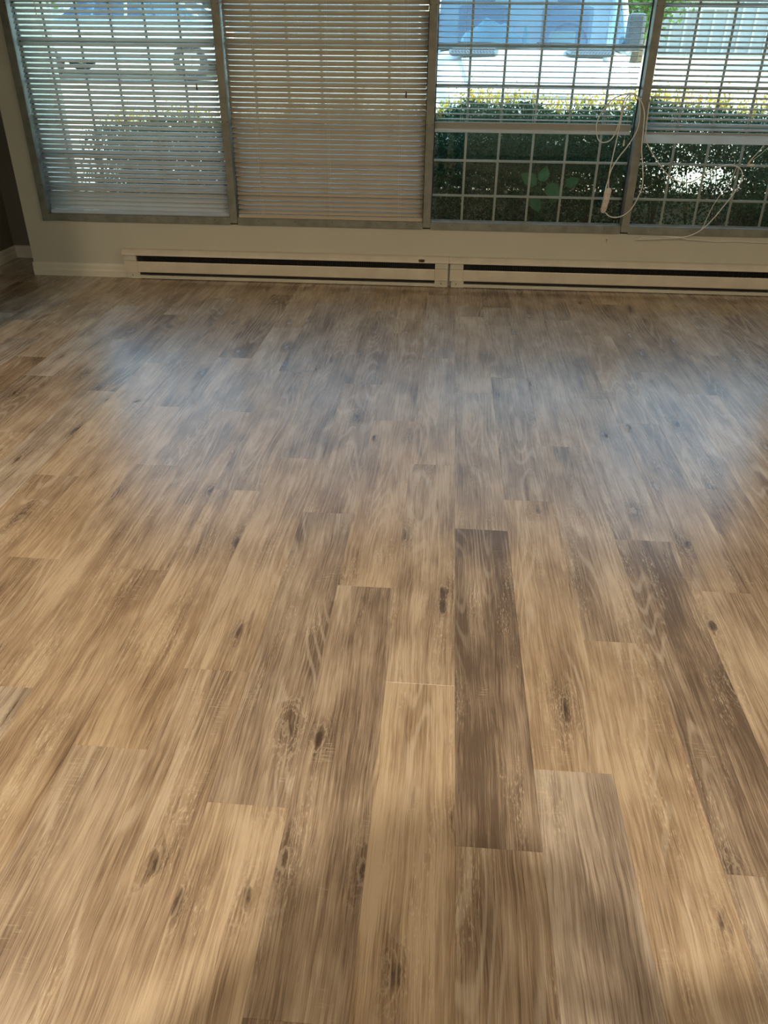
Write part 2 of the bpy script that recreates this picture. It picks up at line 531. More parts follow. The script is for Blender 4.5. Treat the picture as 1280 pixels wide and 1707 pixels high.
# ------------------------------------------------------------------ windows
MX = [-2.731, -1.429, -0.135, 1.152, 2.437]        # centre lines of jamb / mullions / jamb
YF0, YF1 = 5.360, 5.468                            # frame depth
YG = 5.437                                         # glazing
MV = [(-2.531, -2.318, -2.109, -1.896, -1.682), (-1.237, -1.027, -0.817, -0.607, -0.397), (0.094, 0.304, 0.517, 0.726, 0.935), (1.393, 1.603, 1.812, 2.021, 2.230)]
MZ = [0.574, 0.784, 0.996, 1.207, 1.417, 1.630, 1.84, 2.05]
SILLZ = 0.424
def frame_piece(x0, x1, z0, z1):
    bm = bmesh.new()
    box(bm, x0, x1, YF0, YF1, z0, z1, 0.0025)
    return bm
for w in range(4):
    xa, xb = MX[w] + 0.025, MX[w + 1] - 0.025
    root = empty('window_%d' % (w + 1), ((xa + xb) / 2, YG, WZ0))
    root['kind'] = 'structure'
    # bottom rail with a stepped glazing stop
    bm = bmesh.new()
    extrude_x(bm, [(YF0, WZ0 + .001), (YF0, WZ0 + .044), (YF0 + .003, WZ0 + .047), (YG - .022, WZ0 + .047), (YG - .018, SILLZ), (YG - .0085, SILLZ), (YG - .0085, WZ0 + .02), (YF1, WZ0 + .02), (YF1, WZ0 + .001)], xa, xb)
    rail = mk('bottom_rail', bm, M['aluminium'], root)
    for q in range(5):
        bm = bmesh.new()
        cyl(bm, (xa + (xb - xa) * (q + .5) / 5 + .02, YF0 - 0.0003, WZ0 + 0.030), (0, 1, 0), 0.0028, 0.0022, 8)
        mk('screw', bm, M['screw'], rail)
    mk('top_rail', frame_piece(xa, xb, WZ1 - .05, WZ1), M['aluminium'], root)
    # mullion on the left side
    def mull(xc, foot):
        bm = bmesh.new()
        box(bm, xc - .0245, xc + .0245, YF0 - .012, YF1, foot, WZ1, 0.003)
        mo = mk('mullion', bm, M['aluminium'], root)
        for z in (1.617, 0.992, 0.60 if xc < -2 else 2.1):
            for s in (-1, 1):
                if xc < -2 and s < 0: continue
                bm = bmesh.new()
                cyl(bm, (xc + s * .0175, YF0 - .0125, z), (0, 1, 0), 0.0030, 0.0022, 8)
                mk('screw', bm, M['screw'], mo)
        return mo
    mull(MX[w], WZ0 + .001 if w == 0 else WZ0 + .012)
    if w == 3: mull(MX[4], WZ0 + .001)
    # dark gasket strips beside the glass
    for xs in (xa, xb - .006):
        mk('gasket', bx(xs, xs + .006, YG - .0085, YG + .009, SILLZ, WZ1 - .05), M['seal'], root)
    # panes : two sheets with the muntin grid between them
    for yy in (YG - .008, YG + .008):
        mk('glass_pane', bx(xa + .002, xb - .002, yy - .0004, yy + .0004, WZ0 + .021, WZ1 - .052), M['glass'], root)
    for x in MV[w]:
        mk('muntin', bx(x - .0072, x + .0072, YG - .0035, YG + .0035, SILLZ - .002, WZ1 - .05, bev=.0012), M['muntin'], root)
    for z in MZ:
        mk('muntin', bx(xa + .006, xb - .006, YG - .0030, YG + .0030, z - .0072, z + .0072, bev=.0012), M['muntin'], root)

# ------------------------------------------------------------------ blinds
def slat_mesh(W, L, mat, seg=5, th=0.0007, sag=0.0):
    """arched slat, width W across local y, length L along x, centred"""
    bm = bmesh.new()
    nx = 7
    def pt(u, off):
        a = (u - .5)
        return a * W, -0.0042 * (2 * a) ** 2 + 0.002 + off
    grid = []
    for off in (th / 2, -th / 2):
        lay = []
        for i in range(nx):
            fx = i / (nx - 1)
            zz = -sag * math.sin(math.pi * fx)
            lay.append([bm.verts.new((-L / 2 + L * fx, pt(j / seg, off)[0], pt(j / seg, off)[1] + zz)) for j in range(seg + 1)])
        grid.append(lay)
    A, B = grid
    for i in range(nx - 1):
        for j in range(seg):
            bm.faces.new((A[i][j], A[i + 1][j], A[i + 1][j + 1], A[i][j + 1]))
            bm.faces.new((B[i][j + 1], B[i + 1][j + 1], B[i + 1][j], B[i][j]))
        bm.faces.new((A[i][0], B[i][0], B[i + 1][0], A[i + 1][0]))
        bm.faces.new((A[i][seg], A[i + 1][seg], B[i + 1][seg], B[i][seg]))
    for i in (0, nx - 1):
        for j in range(seg):
            bm.faces.new((A[i][j], A[i][j + 1], B[i][j + 1], B[i][j]))
    bmesh.ops.recalc_face_normals(bm, faces=bm.faces)
    me = bpy.data.meshes.new('slat')
    bm.to_mesh(me); bm.free()
    me.materials.append(mat)
    for p in me.polygons: p.use_smooth = abs(p.normal.z) > 0.6
    return me

YBL = 5.390
PITCH = 0.0287
rb = random.Random(5)
def blind(x0, x1, zbot, tilt, label, mat, stack=0, rail_h=0.024, tassel=None, wand=False, slope=0.0, jitter=1.0):
    L = x1 - x0
    xc = (x0 + x1) / 2
    root = empty('window_blind', (xc, YBL, zbot))
    tag(root, label, 'blind', 'vinyl blinds in the four windows')
    ztop = WZ1 - .052
    mk('head_rail', bx(x0, x1, YBL - .02, YBL + .02, ztop - .035, ztop, bev=.002), mat, root)
    def rail_prof(z0, h):
        return [(YBL - .017, z0 + .004), (YBL - .013, z0), (YBL + .013, z0), (YBL + .017, z0 + .004), (YBL + .016, z0 + h * .75), (YBL + .008, z0 + h), (YBL - .008, z0 + h), (YBL - .016, z0 + h * .75)]
    bm = bmesh.new(); extrude_x(bm, rail_prof(zbot, rail_h), x0, x1)
    mk('bottom_rail', bm, mat, root)
    me = slat_mesh(.035, L, mat, sag=0.0008)
    z = zbot + rail_h
    flat = slat_mesh(.035, L, mat)
    for k in range(stack):
        o = bpy.data.objects.new('slat', flat); COL.objects.link(o); o.parent = root
        o.location = (rb.uniform(-.002, .002), rb.uniform(-.0008, .0008), z + .0025 + k * .0019 - zbot)
        z_last = z + .0025 + k * .0019
    z = (z_last if stack else z) + .019
    zs = z
    k = 0
    while z < ztop - .045:
        o = bpy.data.objects.new('slat', me); COL.objects.link(o); o.parent = root
        t = tilt(z) if callable(tilt) else tilt
        o.rotation_euler = (math.radians(t + rb.uniform(-1.2, 1.2) * jitter), math.radians(slope + rb.uniform(-.05, .05) * jitter), 0)
        o.location = (rb.uniform(-.0015, .0015), 0, z - zbot + rb.uniform(-.0006, .0006) * jitter)
        z += PITCH; k += 1
    # ladder strings and lift cords
    for fx in (0.13, 0.5, 0.87):
        x = x0 + L * fx
        bm = bmesh.new()
        for dx, dy in ((0, -.0185), (0, .0185), (.012, -.019)):
            tube(bm, [(x + dx, YBL + dy, zbot + rail_h * .8), (x + dx, YBL + dy, ztop - .03)], .0006, 5)
        mk('ladder_cord', bm, M['string'], root)
    if tassel:
        tx, tz, tmat, ty = tassel
        bm = bmesh.new()
        tube(bm, catmull([(tx, ty, tz), (tx + .001, ty, tz + .3), (tx, ty + .002, ztop - .03), (tx, YBL - .015, ztop - .01)], 6), .0007, 5)
        pc = mk('pull_cord', bm, M['string'], root)
        bm = bmesh.new()
        tube(bm, [(tx, ty, tz + .004), (tx, ty, tz), (tx, ty, tz - .012), (tx, ty, tz - .030), (tx, ty, tz - .033)], .0022, 10)
        rr = [0.002, .0035, .0048, .0055, .0045]
        i = 0
        for ring in range(5):
            for q in range(10):
                bm.verts.ensure_lookup_table()
                v = bm.verts[ring * 10 + q]
                c = Vector((tx, ty, v.co.z))
                v.co = c + (v.co - c).normalized() * rr[ring]
        mk('tassel', bm, tmat, pc, True)
    if wand:
        wx = x0 + 0.06 + 0.10
        bm = bmesh.new(); tube(bm, [(wx, YBL - .024, 1.545), (wx, YBL - .022, ztop - .01)], .0022, 8)
        mk('tilt_wand', bm, M['string'], root)
    return root

# positive tilt: room-side edge down (slat top faces the room)
blind(-2.697, -1.462, .418, lambda z: 36 if z > .55 else 38 + 30 * (.55 - z) / .13, 'half-open lowered white blind in the leftmost window', M['slat'], rail_h=.022,
      tassel=(-1.588, 1.200, M['tassel_brown'], 5.350), wand=True, slope=.10, jitter=1.3)
blind(-1.397, -0.164, .412, lambda z: 51.5 - 9.5 * (1.6 - z) / 1.18 if z < 1.6 else 51.5, 'fully lowered beige blind with its slats closed, second window from left', M['slat_beige'], rail_h=.026,
      tassel=(-0.287, 1.172, M['tassel_brown'], 5.350), slope=.0, jitter=.35)
blind(-0.104, 1.096, .951, 2, 'half-raised blind with flat, edge-on slats in front of the van', M['slat'], stack=17, rail_h=.024,
      tassel=(1.062, .925, M['tassel_cream'], 5.345), slope=.0, jitter=.5)
blind(1.184, 2.404, .908, 16, 'half-raised blind with tilted slats in the rightmost window', M['slat'], stack=5, rail_h=.050, slope=.10, jitter=.8)

# ------------------------------------------------------------------ heaters
def heater(x0, x1, label, scarred=False):
    root = empty('baseboard_heater', ((x0 + x1) / 2, YW - .03, 0))
    tag(root, label, 'heater', 'baseboard heaters under the windows')
    E = .092
    yb = YW - .001
    # back plate
    mk('back_plate', bx(x0 + .004, x1 - .004, yb - .003, yb, .012, .192), M['heater'], root)
    # top cap: slopes forward and turns down
    bm = bmesh.new()
    extrude_x(bm, [(yb, .199), (5.337, .197), (5.312, .176), (5.308, .168), (5.309, .163), (5.312, .163), (5.313, .168), (5.337, .190), (yb, .192)], x0 - .004, x1 + (.0 if x0 < 0 else .004))
    mk('top_cap', bm, M['heater'], root)
    # dark core and its fins
    mk('core', bx(x0 + E, x1 - E, 5.338, yb - .003, .030, .186), M['black'], root)
    bm = bmesh.new()
    n = int((x1 - x0 - 2 * E - .1) / .0125)
    for i in range(n):
        x = x0 + E + .05 + i * .0125
        box(bm, x, x + .0008, 5.327, 5.352, .075, .150)
    o = mk('fins', bm, plain('fin_metal', (.05, .05, .048), .4, metal=.6), root); o['kind'] = 'stuff'
    # front panel
    bm = bmesh.new()
    extrude_x(bm, [(5.322, .121), (5.317, .123), (5.3155, .117), (5.3205, .052), (5.325, .0465), (5.330, .049), (5.327, .054), (5.3205, .115)], x0 + E + .001, x1 - E - .001)
    mk('front_panel', bm, M['heater'], root)
    # lower lip
    bm = bmesh.new()
    extrude_x(bm, [(yb, .004), (5.331, .004), (5.3305, .022), (5.334, .025), (5.338, .022), (5.338, .010), (yb, .010)], x0 + .014, x1 - .002)
    mk('bottom_lip', bm, M['heater_end'], root)
    # end boxes
    for s, xa, xb in ((-1, x0 + .004, x0 + E), (1, x1 - E, x1 - .004)):
        bm = bmesh.new()
        extrude_x(bm, [(yb - .003, .162), (5.318, .162), (5.3165, .1265), (yb - .003, .1265)], xa, xb)
        cap = mk('end_cover', bm, M['heater_end'], root)
        bm = bmesh.new()
        extrude_x(bm, [(yb - .003, .125), (5.3145, .125), (5.3195, .047), (yb - .003, .047)], xa, xb)
        mk('access_plate', bm, M['heater'], cap)
        bm = bmesh.new()
        extrude_x(bm, [(yb - .003, .0455), (5.327, .0455), (5.329, .002), (yb - .003, .002)], xa + (.012 if s < 0 else 0), xb + (.008 if s < 0 else 0))
        ft = mk('end_foot', bm, M['heater_end'], root)
        bm = bmesh.new(); cyl(bm, ((xa + xb) / 2, 5.3265, .026), (0, 1, 0), .0035, .003, 10)
        mk('screw', bm, M['screw'], ft)
        if s < 0 and scarred:
            bm = bmesh.new(); cyl(bm, (xa + .022, 5.325, .018), (0, 1, 0), .009, .008, 14)
            mk('knockout', bm, M['heater_end'], ft)
    return root
h1 = heater(-2.222, .025, 'left baseboard heater, chipped on its top cap near the joint', True)
heater(.031, 2.282, 'right baseboard heater, running out of the picture under the cable')
bm = bmesh.new()
pts = [(-.178, .1845), (-.150, .1855), (-.138, .183), (-.140, .172), (-.150, .170), (-.175, .171), (-.181, .176)]
vsb = []
for px, pz in pts:
    yy = 5.312 + (pz - .176) * (5.337 - 5.312) / .021 - .0006
    vsb.append(bm.verts.new((px, yy, pz)))
bm.faces.new(vsb)
bmesh.ops.solidify(bm, geom=bm.faces[:], thickness=.0006)
chip = mk('paint_chip', bm, plain('rust_chip', (.30, .20, .12), .8), h1)
chip['label'] = 'brown bare patch in the enamel'

# ------------------------------------------------------------------ white cables
YC = 5.338
root = empty('extension_cord', (1.10, YC, 1.18))
tag(root, 'white extension cord looped over a hook between the two right windows', 'cord')
loopA = [(1.085, YC, 1.165), (1.060, YC - .004, 1.181), (1.010, YC - .006, 1.170), (.960, YC - .006, 1.150), (.915, YC - .006, 1.100), (.885, YC - .004, 1.040), (.882, YC, .985), (.905, YC, .925), (.945, YC, .912), (.985, YC, .935),
         (1.010, YC - .002, 1.000), (1.018, YC - .004, 1.060), (1.015, YC - .008, 1.110), (1.030, YC - .008, 1.158), (1.062, YC - .010, 1.180), (1.100, YC - .012, 1.160), (1.122, YC - .012, 1.10), (1.130, YC - .010, 1.03), (1.122, YC - .008, .97), (1.085, YC - .006, .895),
         (1.045, YC - .004, .835), (1.012, YC - .002, .770), (.998, YC, .700), (.988, YC, .620), (.986, YC, .560)]
loopB = [(1.010, YC - .005, .505), (1.035, YC - .008, .485), (1.075, YC - .010, .478), (1.120, YC - .012, .490), (1.165, YC - .012, .530), (1.195, YC - .012, .595), (1.212, YC - .010, .675), (1.195, YC - .012, .780), (1.170, YC - .016, .88), (1.160, YC - .018, 1.00),
         (1.150, YC - .018, 1.08), (1.120, YC - .016, 1.140), (1.080, YC - .014, 1.172), (1.045, YC - .010, 1.160), (1.025, YC - .012, 1.10), (1.018, YC - .012, 1.00), (1.005, YC - .010, .85), (.998, YC - .008, .74), (1.002, YC - .006, .68), (1.006, YC - .004, .655)]
bm = bmesh.new()
tube(bm, catmull(loopA, 6), .0034, 10)
mk('cable', bm, M['cable'], root, True)
bm = bmesh.new()
tube(bm, catmull(loopB, 6), .0034, 10)
mk('cable', bm, M['cable'], root, True)
# outlet tap: flat rounded block
bm = bmesh.new()
a = Vector((1.012, YC - .004, .650)); b = Vector((.992, YC - .004, .505))
d = (b - a).normalized(); sx = Vector((0, 1, 0)).cross(d).normalized()
rings = []
for t, w_, h_ in ((-.02, .006, .005), (0, .011, .008), (.05, .0175, .011), (.5, .0195, .0125), (.9, .0185, .0125), (1.0, .012, .009), (1.02, .006, .005)):
    c = a + (b - a) * t
    rings.append([bm.verts.new(c + sx * w_ * (abs(math.cos(q)) ** .6 * math.copysign(1, math.cos(q))) + Vector((0, 1, 0)) * h_ * (abs(math.sin(q)) ** .6 * math.copysign(1, math.sin(q)))) for q in [2 * math.pi * i / 16 for i in range(16)]])
for i in range(len(rings) - 1):
    for q in range(16):
        bm.faces.new((rings[i][q], rings[i][(q + 1) % 16], rings[i + 1][(q + 1) % 16], rings[i + 1][q]))
bm.faces.new(rings[0][::-1]); bm.faces.new(rings[-1])
tap = mk('outlet_tap', bm, M['outlet'], root, True)
bm = bmesh.new()
for t in (.22, .50, .80):
    c = a + (b - a) * t + Vector((0, -.0122, 0))
    for s in (-1, 1):
        q = c + sx * s * .006
        box(bm, q.x - .001, q.x + .001, q.y - .0008, q.y + .0008, q.z - .004, q.z + .004)
    q = c + d * .010
    cyl(bm, q, (0, 1, 0), .0022, .0016, 8)
so = mk('socket_slots', bm, M['screw'], tap); so['kind'] = 'stuff'
# hook on the mullion that carries the loops
bm = bmesh.new()
tube(bm, catmull([(1.128, YF0 - .010, 1.160), (1.112, YC + .004, 1.158), (1.098, YC - .010, 1.150), (1.085, YC - .024, 1.152), (1.082, YC - .030, 1.168)], 5), .0026, 8)
mk('hook', bm, M['lamp_metal'], root, True)

cab = empty('coax_cable', (1.30, YC, .36))
tag(cab, 'long white cable sagging across the rightmost window and trailing over the right heater', 'cord')
path = [(1.172, YC - .008, 1.135), (1.178, YC - .008, 1.00), (1.190, YC - .004, .93), (1.235, YC, .865), (1.300, YC, .790), (1.372, YC, .725), (1.450, YC, .694), (1.520, YC, .700), (1.590, YC, .748), (1.660, YC, .785), (1.715, YC, .797), (1.765, YC, .790), (1.800, YC - .002, .765),
        (1.812, YC - .003, .715), (1.790, YC - .004, .650), (1.750, YC - .006, .580), (1.705, YC - .006, .505), (1.660, YC - .008, .445), (1.610, YC - .010, .400), (1.550, YC - .010, .372), (1.50, YC - .004, .361), (1.44, YC, .358), (1.38, YC + .002, .352), (1.27, YC + .006, .345), (1.235, YC + .008, .343)]
bm = bmesh.new(); tube(bm, catmull(path, 6), .0034, 10)
mk('cable', bm, M['cable'], cab, True)
path = [(1.235, YC + .016, .3355), (1.28, YC + .018, .352), (1.36, YC + .018, .355), (1.43, YC + .016, .363), (1.50, YC + .014, .362), (1.545, YC + .012, .352), (1.62, YC + .020, .345), (1.75, YC + .022, .338), (1.88, YC + .024, .342), (2.02, YC + .024, .338), (2.2, YC + .024, .338), (2.45, YC + .024, .335)]
bm = bmesh.new(); tube(bm, catmull(path, 6), .0030, 10)
mk('cable', bm, M['cable'], cab, True)
path = [(1.765, YC - .002, .786), (1.745, YC - .004, .70), (1.700, YC - .004, .620), (1.665, YC - .006, .540), (1.645, YC - .008, .460), (1.63, YC - .010, .420)]
bm = bmesh.new(); tube(bm, catmull(path, 6), .0022, 8)
mk('cable', bm, M['cable'], cab, True)
# blind's own lift cord ending in a plug at the far right
cab = empty('loose_wire', (1.80, YC, .80))
tag(cab, 'short thin wire with a plug hanging from the right blind at the picture edge', 'cord')
path = [(2.10, YC + .01, .935), (2.02, YC + .002, .950), (1.955, YC, .950), (1.910, YC, .925), (1.872, YC, .870), (1.835, YC, .820)]
bm = bmesh.new(); tube(bm, catmull(path, 6), .0022, 8)
mk('wire', bm, M['cable'], cab, True)
path = [(2.10, YC + .01, .930), (1.99, YC + .002, .940), (1.93, YC, .90), (1.88, YC, .85), (1.835, YC, .818)]
bm = bmesh.new(); tube(bm, catmull(path, 6), .0014, 6)
mk('wire', bm, M['cable'], cab, True)
bm = bmesh.new(); tube(bm, [(1.842, YC, .826), (1.838, YC, .820), (1.832, YC, .806), (1.828, YC, .798)], .0052, 10)
mk('plug', bm, M['tassel_cream'], cab, True)
mk('wire_tag', bx(1.826, 1.868, YC - .001, YC + .001, .792, .806), M['cable'], cab)

# ------------------------------------------------------------------ ceiling lamps (out of view, they light the room)
for L, lab in ((LAMP_A, 'round ceiling lamp above and behind the camera'), (LAMP_B, 'round ceiling lamp above the left side of the room'), (LAMP_C, 'round ceiling lamp above the right side of the room')):
    lamp = empty('ceiling_lamp', L)
    tag(lamp, lab, 'lamp')
    bm = bmesh.new()
    cyl(bm, (L[0], L[1], L[2] + .022), (0, 0, 1), .11, .036, 40, .085)
    mk('canopy', bm, M['lamp_metal'], lamp, False)
#@@OUTSIDE
# ------------------------------------------------------------------ outside
import numpy as np
M['stucco'] = plain('exterior_stucco', (0.62, 0.60, 0.54), 0.9, bump=0.5, bscale=60)
M['soil'] = plain('soil', (0.06, 0.045, 0.03), 0.95, var=0.4, scale=25, bump=0.8, bscale=40)
M['concrete'] = plain('pale_concrete', (0.62, 0.56, 0.42), 0.9, var=0.07, scale=2.2, bump=0.4, bscale=50)
M['siding'] = plain('white_siding', (0.34, 0.38, 0.40), 0.7, var=0.05, scale=1.0)
M['siding_trim'] = plain('siding_trim', (0.55, 0.57, 0.58), 0.6)
M['roof'] = plain('roof_shingle', (0.16, 0.15, 0.15), 0.9, var=0.2, scale=20)
M['van_white'] = plain('van_white_paint', (0.82, 0.84, 0.86), 0.22, spec=0.6, var=0.01)
M['van_black'] = plain('van_black_plastic', (0.04, 0.045, 0.055), 0.5)
M['vent_grey'] = plain('vent_grey_plastic', (0.13, 0.17, 0.19), 0.5)
M['mirror_grey'] = plain('mirror_grey_plastic', (0.12, 0.15, 0.19), 0.45)
M['dash'] = plain('dashboard_plastic', (0.20, 0.30, 0.33), 0.5)
M['paper'] = plain('dash_paper', (0.80, 0.78, 0.55), 0.7)
M['cloth'] = plain('dash_cloth', (0.42, 0.62, 0.66), 0.8)
M['rubber'] = plain('tyre_rubber', (0.03, 0.03, 0.032), 0.8)
M['rim'] = plain('steel_rim', (0.5, 0.5, 0.5), 0.35, metal=0.7)
M['lens'] = plain('lamp_lens', (0.70, 0.72, 0.74), 0.12, spec=0.8)
M['amber'] = plain('amber_lens', (0.75, 0.28, 0.08), 0.2, spec=0.8)
M['car_silver'] = plain('car_silver_paint', (0.42, 0.50, 0.60), 0.25, metal=0.4, spec=0.6, var=0.02)
M['bark'] = plain('bark', (0.12, 0.09, 0.06), 0.9, var=0.3, scale=30)

def auto_glass(name, tint):
    k = NT(name)
    lw = k.n('ShaderNodeFresnel'); lw.inputs[0].default_value = 2.1
    tr = k.n('ShaderNodeBsdfTransparent'); tr.inputs[0].default_value = (*tint, 1)
    gl = k.n('ShaderNodeBsdfGlossy'); gl.inputs['Roughness'].default_value = 0.03
    gl.inputs['Color'].default_value = (0.8, 0.9, 1, 1)
    mx = k.n('ShaderNodeMixShader')
    k.l(lw.outputs[0], mx.inputs[0]); k.l(tr.outputs[0], mx.inputs[1]); k.l(gl.outputs[0], mx.inputs[2])
    k.l(mx.outputs[0], k.out.inputs['Surface'])
    return k.m
M['auto_glass'] = auto_glass('windshield_glass', (0.55, 0.75, 0.85))

def leaf_mat(name, c1, c2, trans=0.35):
    k = NT(name)
    tc = k.n('ShaderNodeTexCoord').outputs['Object']
    nz = k.noise(tc, 23.0, 2.0)
    c = k.mix(k.mapr(nz, 0.35, 0.65), c1, c2)
    p = k.principled(c, 0.6, 0.0, 0.2)
    tr = k.n('ShaderNodeBsdfTranslucent'); k.l(c, tr.inputs[0])
    mx = k.n('ShaderNodeMixShader'); mx.inputs[0].default_value = trans
    k.l(p.outputs[0], mx.inputs[1]); k.l(tr.outputs[0], mx.inputs[2])
    k.l(mx.outputs[0], k.out.inputs['Surface'])
    return k.m
M['leaf'] = leaf_mat('hedge_leaf', (0.016, 0.052, 0.024), (0.036, 0.095, 0.034), 0.3)
M['shoot'] = leaf_mat('young_leaf', (0.55, 0.50, 0.05), (0.78, 0.46, 0.10), 0.5)
M['tree_leaf'] = leaf_mat('tree_leaf', (0.08, 0.17, 0.05), (0.16, 0.28, 0.07), 0.4)
M['big_leaf'] = leaf_mat('big_leaf', (0.04, 0.11, 0.035), (0.06, 0.15, 0.05), 0.35)

# building envelope, with an added shade block at its right
struct('added_shade_block', bx(3.8, 7.0, 5.50, 6.52, -0.2, 7.2), M['stucco'])  # unseen tall block, added to keep the sun off the hedge front
struct('upper_storey', bx(-3.5, 3.8, YB, 5.50, 2.62, 5.6), M['stucco'])
bm = bmesh.new()
box(bm, -2.80, 3.3, 5.468, 5.50, -0.1, WZ0 - .002)
struct('exterior_footing', bm, M['stucco'])

# ground: planting strip at the window, then a parking court that climbs away
bm = bmesh.new()
def gz(y):
    return 0.34 if y < 9 else 0.34 + (y - 9) * 0.078 if y < 22 else 1.354 + (y - 22) * 0.02
ysg = [7.28, 9, 12, 16, 22, 45]
rows = [[bm.verts.new((x, y, gz(y))) for x in (-30, -10, 0, 10, 30)] for y in ysg]
low = [[bm.verts.new((x, y, gz(y) - .3)) for x in (-30, -10, 0, 10, 30)] for y in ysg]
for i in range(len(ysg) - 1):
    for j in range(4):
        bm.faces.new((rows[i][j], rows[i][j + 1], rows[i + 1][j + 1], rows[i + 1][j]))
        bm.faces.new((low[i][j], low[i + 1][j], low[i + 1][j + 1], low[i][j + 1]))
for i in range(len(ysg) - 1):
    bm.faces.new((rows[i][0], rows[i + 1][0], low[i + 1][0], low[i][0]))
    bm.faces.new((rows[i][4], low[i][4], low[i + 1][4], rows[i + 1][4]))
for j in range(4):
    bm.faces.new((rows[0][j], low[0][j], low[0][j + 1], rows[0][j + 1]))
    bm.faces.new((rows[-1][j], rows[-1][j + 1], low[-1][j + 1], low[-1][j]))
struct('pavement', bm, M['concrete'])
struct('planting_strip', bx(-2.80, 8.0, 5.50, 7.28, -0.2, 0.12), M['soil'])
struct('kerb', bx(-2.80, 8.0, 7.16, 7.28, 0.0, 0.37, bev=.01), M['concrete'])

# leaves as quads bent along the rib
def leaves_mesh(name, pts, dirs, size, mat, parent, ratio=0.5, seed=1):
    rng = np.random.default_rng(seed)
    n = len(pts)
    d = dirs / (np.linalg.norm(dirs, axis=1, keepdims=True) + 1e-9)
    r = rng.normal(size=(n, 3))
    s = np.cross(d, r); s /= (np.linalg.norm(s, axis=1, keepdims=True) + 1e-9)
    L = size[:, None]
    W = L * ratio * .5
    p0 = pts; p2 = pts + d * L
    nrm = np.cross(d, s)
    midp = pts + d * L * .45 - nrm * L * .06
    p1 = midp + s * W + nrm * L * .1; p3 = midp - s * W + nrm * L * .1
    V = np.stack([p0, p1, p2, p3], 1).reshape(-1, 3)
    V = V - np.array(wloc(parent))
    idx = np.arange(n)[:, None] * 4
    F = np.concatenate([idx + np.array([[0, 1, 2]]), idx + np.array([[0, 2, 3]])], 0)
    me = bpy.data.meshes.new(name)
    me.from_pydata(V.tolist(), [], F.tolist())
    me.materials.append(mat)
    o = bpy.data.objects.new(name, me); COL.objects.link(o)
    o.parent = parent
    o['kind'] = 'stuff'
    return o

hedge = empty('hedge', (0.2, 6.8, 0.31))
tag(hedge, 'dense clipped green hedge with yellow shoot tips just outside the windows', 'hedge')
rng = np.random.default_rng(3)
def top_z(x):
    return 0.88 + 0.15 * np.clip((x + 2.0) / 2.4, 0, 1) + .03 * np.sin(x * 5.1) + .02 * np.sin(x * 13.7)
NL = 230000
X = rng.uniform(-2.78, 3.6, NL)
P = np.stack([X, rng.uniform(6.0, 7.14, NL), rng.uniform(.14, 1.1, NL)], 1)
# leaves crowd the outside of the bush
tz = top_z(P[:, 0])
front = 6.05 + .10 * np.sin(P[:, 0] * 7.3 + 2 * P[:, 2]) * .5 + .05 * np.sin(P[:, 0] * 19 + P[:, 2] * 11)
keep = (P[:, 2] < tz + rng.normal(scale=.012, size=NL)) & (P[:, 1] > front + rng.normal(scale=.02, size=NL)) & (P[:, 0] > -2.76)
g = ((P[:, 0] - 1.92) / .30) ** 2 + ((P[:, 2] - .56) / .085) ** 2
keep &= ~((g < 1) & (rng.random(NL) < .93))
low = (P[:, 2] < .42) & (P[:, 0] > 1.3) & (P[:, 0] < 2.3)
keep &= ~(low & (rng.random(NL) < .8))
low = (P[:, 2] < .40) & (P[:, 0] < 1.3)
keep &= ~(low & (rng.random(NL) < .5))
P = P[keep]
D = rng.normal(size=P.shape) + np.array([0, -.35, .5])
leaves_mesh('foliage', P, D, rng.uniform(.020, .036, len(P)), M['leaf'], hedge, .52, 4)
NT_ = 6500
X = rng.uniform(-2.74, 3.6, NT_)
sh = rng.uniform(-2.74, 3.6, 420)
X = sh[rng.integers(0, 420, NT_)] + rng.normal(scale=.013, size=NT_)
Ysh = 6.45 + (np.sin(X.round(2) * 91.7) * .5 + .5) * .6 + rng.normal(scale=.02, size=NT_)
hgt = (np.abs(rng.normal(scale=.048, size=NT_)) + .002)
P = np.stack([X, Ysh, top_z(X) + hgt], 1)
P = P[P[:, 0] > -2.74]
D = rng.normal(size=P.shape) * .8 + np.array([0, 0, 1.0])
leaves_mesh('shoots', P, D, rng.uniform(.018, .032, len(P)), M['shoot'], hedge, .5, 5)
bm = bmesh.new()
rs = random.Random(11)
for i in range(34):
    x = -2.6 + 6.1 * i / 33 + rs.uniform(-.06, .06); y = rs.uniform(6.35, 6.85)
    for b in range(5):
        dx, dy = rs.uniform(-.16, .16), rs.uniform(-.22, .22)
        z1 = rs.uniform(.62, .92)
        tube(bm, [(x, y, .10), (x + dx * .35, y + dy * .3, .14 + (z1 - .3) * .45), (x + dx, y + dy, z1)], .008, 5, .002)
o = mk('twigs', bm, M['bark'], hedge); o['kind'] = 'stuff'

